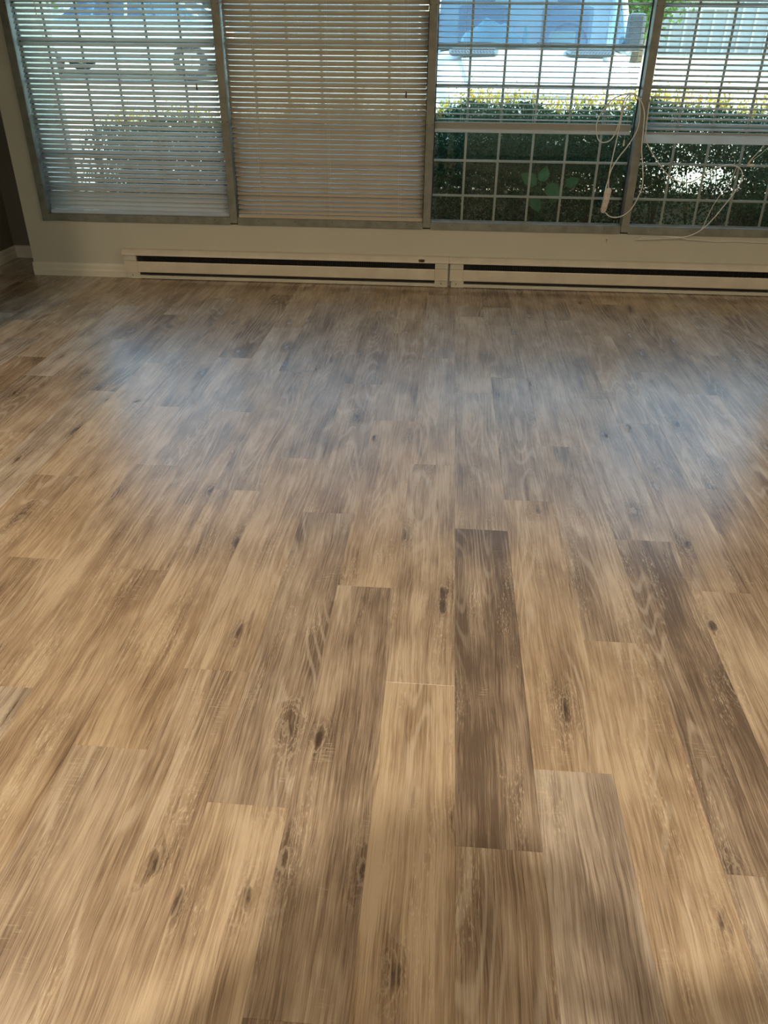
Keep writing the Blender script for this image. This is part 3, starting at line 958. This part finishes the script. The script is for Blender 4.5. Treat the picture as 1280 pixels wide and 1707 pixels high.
# broad-leaved plant in front of the hedge
weed = empty('broad_leaf_plant', (0.62, 5.80, 0.12))
tag(weed, 'small plant with broad green leaves low in front of the hedge', 'plant')
bm = bmesh.new()
leafspec = [((.60, 5.80, .60), (-.10, -.03, .07), .13), ((.66, 5.79, .58), (.11, -.04, -.02), .14), ((.63, 5.80, .62), (.03, -.05, .10), .11), ((.80, 5.80, .60), (.08, -.02, .04), .10), ((.58, 5.78, .53), (.05, -.06, -.09), .12), ((.76, 5.81, .55), (-.05, -.04, -.05), .09)]
for p, d_, L in leafspec:
    tube(bm, [(.62, 5.80, .12), ((.64 + p[0]) / 2, 5.80, .42), p], .0035, 5, .002)
mk('stem', bm, M['big_leaf'], weed)
for p, d_, L in leafspec:
    bm = bmesh.new()
    p = Vector(p); d_ = Vector(d_).normalized(); s = d_.cross(Vector((0.1, -1, .25))).normalized(); nn = s.cross(d_).normalized()
    prof = [(0, .0), (.12, .22), (.32, .34), (.55, .33), (.8, .18), (1.0, .0)]
    L_ = []; R_ = []; C_ = []
    for t, w_ in prof:
        c = p + d_ * L * t - nn * L * .25 * t * t
        C_.append(bm.verts.new(c)); L_.append(bm.verts.new(c + s * w_ * L + nn * .05 * L)); R_.append(bm.verts.new(c - s * w_ * L + nn * .05 * L))
    for i in range(5):
        bm.faces.new((C_[i], L_[i], L_[i + 1], C_[i + 1])); bm.faces.new((C_[i], C_[i + 1], R_[i + 1], R_[i]))
    bmesh.ops.remove_doubles(bm, verts=bm.verts, dist=1e-5)
    mk('leaf', bm, M['big_leaf'], weed)

# ------------------------------------------------------------------ vehicles
def wheel(parent, c, axis, r, w, matt, matr):
    bm = bmesh.new()
    prof = [(.62, -.5), (.9, -.5), (1.0, -.38), (1.0, .38), (.9, .5), (.62, .5)]
    ax = Vector(axis); u = ax.orthogonal().normalized(); v = ax.cross(u)
    n = 28
    rings = [[bm.verts.new(Vector(c) + ax * (q * w) + (u * math.cos(2 * math.pi * i / n) + v * math.sin(2 * math.pi * i / n)) * (p * r)) for i in range(n)] for p, q in prof]
    for a in range(len(prof)):
        b = (a + 1) % len(prof)
        for i in range(n):
            bm.faces.new((rings[a][i], rings[a][(i + 1) % n], rings[b][(i + 1) % n], rings[b][i]))
    wh = mk('wheel', bm, matt, parent, False)
    bm = bmesh.new(); cyl(bm, c, axis, r * .64, w * .8, 24)
    cyl(bm, c, axis, r * .2, w * 1.02, 12)
    mk('hubcap', bm, matr, wh)

def loft(bm, secs, mi=0, cap=True):
    rings = [[bm.verts.new(p) for p in s] for s in secs]
    n = len(rings[0])
    for i in range(len(rings) - 1):
        for k in range(n):
            f = bm.faces.new((rings[i][k], rings[i][(k + 1) % n], rings[i + 1][(k + 1) % n], rings[i + 1][k])); f.material_index = mi
    if cap:
        bm.faces.new(rings[0][::-1]); bm.faces.new(rings[-1])

VX = 0.68
van = empty('cargo_van', (VX, 8.0, .34))
tag(van, 'white cargo van with two hood vents parked nose-in beyond the hedge', 'van')
# body below the windscreen: half profile mirrored
def sec(y, zt, w, zb=.55, crown=.03, sh=.10):
    half = [(0, zb), (w * .9, zb), (w, zb + .10), (w * 1.0, zt - sh * 1.6), (w * .97, zt - sh * .7), (w * .86, zt - sh * .15), (w * .62, zt + crown * .25), (w * .3, zt + crown * .8), (0, zt + crown)]
    full = [(x, z) for x, z in half] + [(-x, z) for x, z in half[-2:0:-1]]
    return [(VX + x, y, z) for x, z in full]
bm = bmesh.new()
loft(bm, [sec(7.36, .93, .66, .52, .01, .06), sec(7.42, 1.00, .74, .50, .015, .07), sec(7.50, 1.06, .80, .50, .02, .08), sec(7.62, 1.125, .84, .5, .025, .09), sec(7.80, 1.21, .87, .5, .03, .10), sec(8.00, 1.30, .89, .5, .03, .10), sec(8.18, 1.375, .90, .5, .03, .09), sec(8.30, 1.405, .905, .5, .02, .06),
          sec(8.5, 1.40, .91, .5, .0, .06), sec(9.2, 1.42, .92, .5, .0, .06), sec(12.4, 1.42, .92, .5, .0, .06)])
mk('body', bm, M['van_white'], van, True)
# hood panel edges: raised centre
bm = bmesh.new()
rowsv = []
for y, z, w in ((7.46, 1.066, .50), (7.62, 1.152, .55), (7.80, 1.242, .59), (8.00, 1.332, .62), (8.16, 1.398, .64)):
    rowsv.append([bm.verts.new((VX + w * t, y, z - .012 * abs(t) ** 3 + .004)) for t in (-1, -.97, -.5, 0, .5, .97, 1)])
for i in range(4):
    for j in range(6):
        bm.faces.new((rowsv[i][j], rowsv[i][j + 1], rowsv[i + 1][j + 1], rowsv[i + 1][j]))
bmesh.ops.solidify(bm, geom=bm.faces[:], thickness=-.012)
mk('hood', bm, M['van_white'], van, False)
# roof + pillars as frame around the windscreen
def pillar(pts, r):
    bm = bmesh.new(); tube(bm, pts, r, 8)
    mk('pillar', bm, M['van_white'], van, True)
for s in (-1, 1):
    pillar(catmull([(VX + s * .885, 8.34, 1.40), (VX + s * .865, 8.65, 1.74), (VX + s * .82, 9.02, 2.16)], 4), .030)
    pillar([(VX + s * .90, 9.30, 1.38), (VX + s * .86, 9.34, 2.15)], .03)
bm = bmesh.new()
def rsec(y, w, z0, z1):
    return [(VX - w, y, z0), (VX + w, y, z0), (VX + w * .97, y, z1 - .06), (VX + w * .8, y, z1), (VX, y, z1 + .02), (VX - w * .8, y, z1), (VX - w * .97, y, z1 - .06)]
loft(bm, [rsec(9.0, .83, 2.10, 2.20), rsec(9.3, .86, 2.12, 2.27), rsec(12.3, .86, 2.12, 2.28), rsec(12.4, .84, 2.12, 2.22)])
mk('roof', bm, M['van_white'], van, True)
bm = bmesh.new()
box(bm, VX - .90, VX - .86, 9.38, 12.38, 1.38, 2.14); box(bm, VX + .86, VX + .90, 9.38, 12.38, 1.38, 2.14); box(bm, VX - .88, VX + .88, 12.34, 12.38, 1.38, 2.14)
box(bm, VX - .86, VX + .86, 9.5, 9.54, 1.36, 2.14)
mk('cargo_panels', bm, M['van_white'], van)
# glass
bm = bmesh.new()
g = []
for y, z, w in ((8.31, 1.405, .855), (8.62, 1.72, .84), (9.00, 2.13, .79)):
    g.append([bm.verts.new((VX + w * t, y - .06 * (1 - t * t), z)) for t in (-1, -.66, -.33, 0, .33, .66, 1)])
for i in range(2):
    for j in range(6):
        bm.faces.new((g[i][j], g[i][j + 1], g[i + 1][j + 1], g[i + 1][j]))
mk('windshield', bm, M['auto_glass'], van, True)
for s in (-1, 1):
    bm = bmesh.new()
    bm.faces.new([bm.verts.new(p) for p in ((VX + s * .89, 8.45, 1.42), (VX + s * .89, 9.28, 1.42), (VX + s * .85, 9.28, 2.12), (VX + s * .83, 9.02, 2.12))])
    mk('side_window', bm, M['auto_glass'], van)
# cowl seal, wipers
bm = bmesh.new(); 
loft(bm, [[(VX - .86, 8.27, 1.395), (VX - .86, 8.33, 1.395), (VX - .86, 8.33, 1.425), (VX - .86, 8.27, 1.42)], [(VX, 8.20, 1.40), (VX, 8.27, 1.40), (VX, 8.27, 1.432), (VX, 8.20, 1.43)], [(VX + .86, 8.27, 1.395), (VX + .86, 8.33, 1.395), (VX + .86, 8.33, 1.425), (VX + .86, 8.27, 1.42)]])
mk('cowl', bm, M['vent_grey'], van)
for x0, x1 in ((VX - .1, VX - .66), (VX + .62, VX + .05)):
    bm = bmesh.new(); tube(bm, [(x0, 8.21, 1.43), ((x0 + x1) / 2, 8.19, 1.45), (x1, 8.23, 1.452)], .009, 6)
    mk('wiper', bm, M['van_black'], van)
# dashboard and what lies on it
bm = bmesh.new()
loft(bm, [[(VX - .82, 8.36, 1.30), (VX - .82, 8.85, 1.30), (VX - .82, 8.85, 1.44), (VX - .82, 8.36, 1.39)], [(VX + .82, 8.36, 1.30), (VX + .82, 8.85, 1.30), (VX + .82, 8.85, 1.44), (VX + .82, 8.36, 1.39)]])
dash = mk('dashboard', bm, M['dash'], van)
mk('paper', bx(VX - .50, VX - .16, 8.44, 8.62, 1.425, 1.455, bev=.006), M['paper'], dash)
mk('paper', bx(VX + .20, VX + .42, 8.5, 8.7, 1.43, 1.55, bev=.01), M['paper'], dash)
bm = bmesh.new(); bmesh.ops.create_icosphere(bm, subdivisions=3, radius=1)
for v in bm.verts:
    nz = noise.noise(v.co * 2.3)
    v.co = Vector((VX - .34 + v.co.x * .30, 8.68 + v.co.y * .10, 1.44 + max(v.co.z, -.1) * .17 * (1 + .6 * nz)))
mk('cloth_heap', bm, M['cloth'], dash, True)
bm = bmesh.new(); tube(bm, [(VX - .02, 8.7, 1.42), (VX - .02, 8.7, 1.60)], .035, 12, .02); 
mk('bottle', bm, M['cloth'], dash)
for s in (-.42, .42):
    bm = bmesh.new()
    box(bm, VX + s - .25, VX + s + .25, 9.15, 9.30, 1.0, 1.78, .05); box(bm, VX + s - .12, VX + s + .12, 9.18, 9.28, 1.80, 2.0, .04)
    mk('seat', bm, M['mirror_grey'], van)
bm = bmesh.new()
pts = [(VX + .42 + .18 * math.cos(a), 8.92 + .05 * math.sin(a), 1.45 + .17 * math.sin(a)) for a in [2 * math.pi * i / 24 for i in range(25)]]
tube(bm, pts, .014, 8); mk('steering_wheel', bm, M['van_black'], van)
# vents
for x0, x1, slant in ((-.055, .385, -.3), (.985, 1.412, .45)):
    bm = bmesh.new()
    def hz(y): return 1.398 + (y - 8.16) * .36 + .0125
    n = 10
    out = []
    yc, hh = 8.085, .062
    for i in range(2 * n):
        a = math.pi * 2 * i / (2 * n)
        cx = (x1 - hh * .7 if math.cos(a) > 0 else x0 + hh * .7) + math.cos(a) * hh * .7
        y = yc + math.sin(a) * hh
        out.append((cx, y, hz(y) - .014))
    f1 = [bm.verts.new(p) for p in out]; f2 = [bm.verts.new((p[0], p[1], p[2] + .022)) for p in out]
    for i in range(2 * n):
        bm.faces.new((f1[i], f1[(i + 1) % (2 * n)], f2[(i + 1) % (2 * n)], f2[i]))
    bm.faces.new(f2); bm.faces.new(f1[::-1])
    vg = mk('hood_vent', bm, M['vent_grey'], van)
    bm = bmesh.new()
    for i in range(14):
        x = x0 + .04 + (x1 - x0 - .08) * i / 13
        for (ya, yb_) in ((yc - .048, yc - .006), (yc + .006, yc + .048)):
            q = [(x - .010, ya), (x + .006, ya), (x + .006 + slant * .04, yb_), (x - .010 + slant * .04, yb_)]
            lo = [bm.verts.new((a, b, hz(b) + .0075)) for a, b in q]; hi = [bm.verts.new((a, b, hz(b) + .0095)) for a, b in q]
            bm.faces.new(hi); bm.faces.new(lo[::-1])
            for e in range(4): bm.faces.new((lo[e], lo[(e + 1) % 4], hi[(e + 1) % 4], hi[e]))
    o = mk('vent_slots', bm, M['van_black'], vg); o['kind'] = 'stuff'
# nose: grille, lamps, bumper
bm = bmesh.new(); box(bm, VX - .46, VX + .46, 7.345, 7.385, .78, .91, .01)
gr = mk('grille', bm, M['van_black'], van)
for z in (.805, .845, .885):
    mk('grille_bar', bx(VX - .45, VX + .45, 7.335, 7.35, z - .006, z + .006), M['vent_grey'], gr)
for s in (-1, 1):
    bm = bmesh.new(); box(bm, VX + s * .60 - .12, VX + s * .60 + .12, 7.335, 7.44, .76, .92, .02)
    hl = mk('headlight', bm, M['lens'], van)
    bm = bmesh.new(); box(bm, VX + s * .78 - .045, VX + s * .78 + .045, 7.40, 7.52, .78, .93, .015)
    mk('indicator', bm, M['amber'], hl)
mk('bumper', bx(VX - .86, VX + .86, 7.27, 7.48, .50, .70, bev=.03), M['van_black'], van)
for s in (-1, 1):
    bm = bmesh.new()
    box(bm, VX + s * .93 - .075, VX + s * .93 + .075, 8.30, 8.42, 1.395, 1.69, .03)
    mi_ = mk('wing_mirror', bm, M['mirror_grey'], van)
    bm = bmesh.new(); tube(bm, [(VX + s * .86, 8.48, 1.45), (VX + s * .92, 8.38, 1.46)], .018, 8)
    mk('mirror_arm', bm, M['mirror_grey'], mi_)
for s in (-1, 1):
    for y in (8.05, 11.4):
        wheel(van, (VX + s * .80, y, gz(y) + .32), (1, 0, 0), .32, .20, M['rubber'], M['rim'])

# sedan beyond, seen side-on through the left blind
sx, sy, sz = -6.1, 16.6, gz(16.6)
car = empty('parked_sedan', (sx, sy, sz))
tag(car, 'blue-grey sedan seen side-on across the court, through the leftmost blind', 'car')
bm = bmesh.new()
def csec(x, zt, w=.86, zb=.22):
    return [(sx + x, sy - w * .93, sz + zb), (sx + x, sy - w, sz + zb + .12), (sx + x, sy - w, sz + zt * .8), (sx + x, sy - w * .9, sz + zt), (sx + x, sy + w * .9, sz + zt), (sx + x, sy + w, sz + zt * .8), (sx + x, sy + w, sz + zb + .12), (sx + x, sy + w * .93, sz + zb)]
loft(bm, [csec(-2.2, .62, .70, .32), csec(-2.1, .74, .80), csec(-1.6, .84), csec(-.95, .90), csec(0.4, .93), csec(1.5, .93), csec(2.0, .88, .82), csec(2.15, .70, .74, .32)])
mk('body', bm, M['car_silver'], car, False)
bm = bmesh.new()
def gsec(x, z, w): return [(sx + x, sy - .80, sz + .90), (sx + x, sy - w, sz + z), (sx + x, sy + w, sz + z), (sx + x, sy + .80, sz + .90)]
loft(bm, [gsec(-1.0, .93, .78), gsec(-.35, 1.36, .60), gsec(.2, 1.42, .58), gsec(.9, 1.38, .60), gsec(1.55, .95, .78)])
mk('windows', bm, M['auto_glass'], car)
bm = bmesh.new()
loft(bm, [[(sx - .36, sy - .61, sz + 1.355), (sx - .36, sy + .61, sz + 1.355), (sx - .36, sy + .61, sz + 1.375), (sx - .36, sy - .61, sz + 1.375)], [(sx + .2, sy - .61, sz + 1.42), (sx + .2, sy + .61, sz + 1.42), (sx + .2, sy + .61, sz + 1.45), (sx + .2, sy - .61, sz + 1.45)], [(sx + .9, sy - .61, sz + 1.38), (sx + .9, sy + .61, sz + 1.38), (sx + .9, sy + .61, sz + 1.40), (sx + .9, sy - .61, sz + 1.40)]])
for x0_, z0_, x1_, z1_ in ((-1.0, .92, -.35, 1.37), (.25, .92, .25, 1.42), (1.55, .93, .9, 1.39)):
    for s in (-1, 1):
        tube(bm, [(sx + x0_, sy + s * .79, sz + z0_), (sx + x1_, sy + s * .60, sz + z1_)], .03, 6)
mk('roof', bm, M['car_silver'], car)
for x in (-1.35, 1.35):
    for s in (-1, 1):
        wheel(car, (sx + x, sy + s * .78, gz(sy + s * .78) + .31), (0, 1, 0), .31, .19, M['rubber'], M['rim'])

# low building across the court
def building(name, x0, x1, y0, zt, label, step):
    b = empty(name, ((x0 + x1) / 2, y0, gz(y0)))
    tag(b, label, 'building')
    mk('wall', bx(x0, x1, y0, y0 + 6, gz(y0) - .2, zt), M['siding'], b)
    bm = bmesh.new()
    x = x0 + .1
    while x < x1:
        box(bm, x, x + .05, y0 - .03, y0, gz(y0), zt - .1)
        x += step
    o = mk('battens', bm, M['siding_trim'], b); o['kind'] = 'stuff'
    bm = bmesh.new(); extrude_x(bm, [(y0 - .6, zt - .05), (y0 + 3, zt + 1.4), (y0 + 6.6, zt - .05)], x0 - .4, x1 + .4)
    mk('roof', bm, M['roof'], b)
    for xx in (x0 + 1.3, (x0 + x1) / 2 + .4, x1 - 1.6):
        f = mk('window_frame', bx(xx - .6, xx + .6, y0 - .06, y0 - .01, gz(y0) + .9, gz(y0) + 2.0), M['siding_trim'], b)
        mk('pane', bx(xx - .52, xx + .52, y0 - .075, y0 - .06, gz(y0) + .98, gz(y0) + 1.92), M['auto_glass'], f)
    return b
building('shed_building', 4.6, 12.5, 22.0, 4.4, 'pale board-sided building across the court behind the right windows', .32)
building('house', -16.0, -1.2, 29.0, 4.9, 'pale long house behind the parked sedan', .45)

def tree(x, y, r, zc, label, n, seed):
    t = empty('tree', (x, y, gz(y)))
    tag(t, label, 'tree', 'trees across the court')
    bm = bmesh.new(); tube(bm, catmull([(x, y, gz(y) - .1), (x + .05, y, zc - r * .6), (x - .1, y, zc + r * .3)], 4), .14, 8, .05)
    for a in range(6):
        q = 2 * math.pi * a / 6
        tube(bm, [(x, y, zc - r * .5), (x + math.cos(q) * r * .7, y + math.sin(q) * r * .7, zc + r * .2)], .05, 6, .015)
    mk('trunk', bm, M['bark'], t)
    rg = np.random.default_rng(seed)
    cs = rg.normal(size=(60, 3)); cs = cs / np.linalg.norm(cs, axis=1, keepdims=True) * (rg.random((60, 1)) ** .5) * r * .85
    P = cs[rg.integers(0, 60, n)] + rg.normal(scale=r * .14, size=(n, 3)) + np.array([x, y, zc])
    leaves_mesh('crown', P, rg.normal(size=(n, 3)), rg.uniform(.09, .16, n), M['tree_leaf'], t, .55, seed)
tree(3.95, 20.0, 1.5, 3.1, 'green tree just right of the white van', 9000, 31)
tree(9.3, 19.2, 1.3, 3.0, 'green tree at the right end of the court', 7000, 32)
tree(-9.5, 24.0, 1.9, 3.8, 'green tree behind the parked sedan', 9000, 33)
# ------------------------------------------------------------------ the person taking the picture (only their shadow is in view)
M['skin'] = plain('skin', (0.56, 0.36, 0.26), 0.5, var=0.04)
M['shirt'] = plain('shirt_cloth', (0.10, 0.12, 0.16), 0.85, var=0.1)
M['trousers'] = plain('trouser_cloth', (0.06, 0.06, 0.08), 0.85, var=0.1)
M['hair'] = plain('hair', (0.05, 0.035, 0.025), 0.6, var=0.3, scale=40)
M['shoe'] = plain('shoe', (0.08, 0.07, 0.06), 0.6)
M['phone'] = plain('phone_shell', (0.03, 0.03, 0.035), 0.3)
person = empty('person', (0.0, -0.50, 0.0))
tag(person, 'person standing behind the camera, whose shadow falls on the nearest planks', 'person')
def skin_mesh(name, joints, edges, mat, parent, root=0, sub=2):
    """joints: list of (x, y, z, radius_x, radius_y); grows a surface with the Skin modifier"""
    me = bpy.data.meshes.new(name)
    base = wloc(parent)
    me.from_pydata([tuple(Vector(j[:3]) - base) for j in joints], edges, [])
    o = bpy.data.objects.new(name, me); COL.objects.link(o); o.parent = parent
    md = o.modifiers.new('skin', 'SKIN'); md.use_smooth_shade = True
    for i, v in enumerate(me.skin_vertices[0].data):
        v.radius = (joints[i][3], joints[i][4]); v.use_root = (i == root)
    sb = o.modifiers.new('sub', 'SUBSURF'); sb.levels = sub; sb.render_levels = sub
    me.materials.append(mat)
    return o
J = [(0, -.52, .93, .145, .10), (0, -.51, 1.08, .125, .095), (0, -.47, 1.24, .145, .10), (-.01, -.41, 1.36, .13, .085), (-.035, -.34, 1.44, .055, .055), (-.055, -.28, 1.51, .055, .06),
     (-.19, -.40, 1.355, .055, .055), (-.31, -.24, 1.30, .043, .043), (-.25, -.15, 1.33, .037, .037), (-.175, -.075, 1.365, .026, .024), (-.160, -.050, 1.385, .034, .016),
     (.17, -.40, 1.365, .055, .055), (.30, -.20, 1.36, .043, .043), (.27, -.06, 1.375, .038, .038), (.12, -.075, 1.365, .026, .024), (.095, -.050, 1.385, .034, .016),
     (-.09, -.52, .86, .09, .09), (-.10, -.50, .50, .062, .062), (-.11, -.53, .10, .042, .042), (-.12, -.44, .045, .042, .030),
     (.09, -.52, .86, .09, .09), (.10, -.50, .50, .062, .062), (.11, -.53, .10, .042, .042), (.12, -.44, .045, .042, .030)]
Ed = [(0, 1), (1, 2), (2, 3), (3, 4), (4, 5), (3, 6), (6, 7), (7, 8), (8, 9), (9, 10), (3, 11), (11, 12), (12, 13), (13, 14), (14, 15), (0, 16), (16, 17), (17, 18), (18, 19), (0, 20), (20, 21), (21, 22), (22, 23)]
body = skin_mesh('body', J, Ed, M['skin'], person)
# head: shaped sphere bent forward to look at the phone
bm = bmesh.new(); bmesh.ops.create_uvsphere(bm, u_segments=40, v_segments=28, radius=1)
hc = Vector((-.065, -.225, 1.600))
rot = Matrix.Rotation(math.radians(-34), 3, 'X')
for v in bm.verts:
    x, y, z = v.co
    jaw = max(0, -z)
    X_ = x * .076 * (1 - .32 * jaw * (1 if y > -.2 else .3)); Y_ = y * .098 * (1 - .12 * jaw); Z_ = z * .118
    if y > 0.6:
        Y_ += .020 * math.exp(-((x / .16) ** 2) - ((z + .12) / .22) ** 2)     # nose
        Y_ += .007 * math.exp(-((x / .30) ** 2) - ((z + .48) / .10) ** 2)     # lips
        Y_ -= .010 * (math.exp(-(((abs(x) - .36) / .16) ** 2) - ((z - .05) / .12) ** 2))  # eye sockets
    Y_ += .006 * math.exp(-((x / .4) ** 2) - ((z + .85) / .15) ** 2) if y > 0 else 0
    v.co = hc + rot @ Vector((X_, Y_, Z_))
head = mk('head', bm, M['skin'], person, True)
for s in (-1, 1):
    bm = bmesh.new(); bmesh.ops.create_uvsphere(bm, u_segments=14, v_segments=10, radius=1)
    for v in bm.verts: v.co = hc + rot @ Vector((s * .076 + v.co.x * .010, v.co.y * .018 - .005, v.co.z * .030))
    mk('ear', bm, M['skin'], head, True)
    bm = bmesh.new(); bmesh.ops.create_uvsphere(bm, u_segments=12, v_segments=8, radius=.0115)
    for v in bm.verts: v.co = hc + rot @ (v.co + Vector((s * .028, .083, .006)))
    mk('eye', bm, M['string'], head, True)
bm = bmesh.new(); bmesh.ops.create_uvsphere(bm, u_segments=32, v_segments=20, radius=1)
bmesh.ops.delete(bm, geom=[v for v in bm.verts if v.co.z < -.55 or (v.co.y > .25 and v.co.z < .48)], context='VERTS')
for v in bm.verts:
    n_ = 1 + .03 * noise.noise(v.co * 7)
    v.co = hc + rot @ Vector((v.co.x * .085 * n_, v.co.y * .108 * n_ - .004, v.co.z * .127 * n_ + .002))
bmesh.ops.solidify(bm, geom=bm.faces[:], thickness=.008)
mk('hair', bm, M['hair'], head, True)
# clothes follow the body
S = [(0, -.52, .86, .165, .125), (0, -.51, 1.02, .150, .115), (0, -.475, 1.21, .165, .12), (-.01, -.41, 1.35, .145, .10), (-.028, -.36, 1.41, .075, .07),
     (-.20, -.40, 1.35, .070, .070), (-.30, -.26, 1.30, .060, .060), (-.26, -.17, 1.325, .052, .052), (-.205, -.105, 1.35, .040, .040),
     (.18, -.40, 1.36, .070, .070), (.30, -.20, 1.36, .060, .060), (.275, -.085, 1.37, .055, .055), (.18, -.070, 1.365, .040, .040)]
skin_mesh('shirt', S, [(0, 1), (1, 2), (2, 3), (3, 4), (3, 5), (5, 6), (6, 7), (7, 8), (3, 9), (9, 10), (10, 11), (11, 12)], M['shirt'], person)
T = [(0, -.52, .92, .155, .115), (-.09, -.52, .84, .105, .10), (-.10, -.50, .50, .080, .080), (-.11, -.53, .10, .065, .065), (.09, -.52, .84, .105, .10), (.10, -.50, .50, .080, .080), (.11, -.53, .10, .065, .065)]
skin_mesh('trousers', T, [(0, 1), (1, 2), (2, 3), (0, 4), (4, 5), (5, 6)], M['trousers'], person)
for s in (-1, 1):
    bm = bmesh.new()
    loft(bm, [[(s * .115 + a * w, y, z) for a, z in ((-1, .002), (1, .002), (1, h * .5), (.7, h), (-.7, h), (-1, h * .5))] for y, w, h in ((-.60, .030, .06), (-.57, .038, .09), (-.48, .042, .085), (-.40, .047, .06), (-.335, .042, .05), (-.32, .025, .035))])
    mk('shoe', bm, M['shoe'], person, True)
# fingers: each its own chain curling round the phone's edge
for s, hx in ((-1, -.158), (1, .094)):
    for k_, (dz, L) in enumerate(((.030, .9), (.010, 1.0), (-.010, .95), (-.028, .8))):
        pts = [(hx, -.060, 1.368 + dz * .8), (hx + s * .012, -.030, 1.372 + dz), (hx + s * .006, -.008, 1.374 + dz), (hx - s * .022 * L, -.012, 1.374 + dz)]
        skin_mesh('finger', [(*p, r, r) for p, r in zip(pts, (.0095, .009, .0082, .007))], [(0, 1), (1, 2), (2, 3)], M['skin'], body, sub=1)
    pts = [(hx, -.070, 1.350), (hx - s * .012, -.048, 1.345), (hx - s * .034, -.040, 1.362)]
    skin_mesh('thumb', [(*p, r, r) for p, r in zip(pts, (.012, .0105, .0085))], [(0, 1), (1, 2)], M['skin'], body, sub=1)
# phone, held sideways just behind the lens of the picture
ph = bpy.data.objects.new('phone', None); COL.objects.link(ph)
ph.location = Vector((0, 0, 1.39)) - FW * .014
tag(ph, 'dark phone held in both hands at the camera position', 'phone')
bm = bmesh.new()
box(bm, -.150, .012, -.036, .036, -.004, .004, .003)
rotm = Matrix((RT, UP, -FW)).transposed()
for v in bm.verts: v.co = Vector(ph.location) + rotm @ (v.co + Vector((0.06, 0.0, 0)))
mk('phone_body', bm, M['phone'], ph)
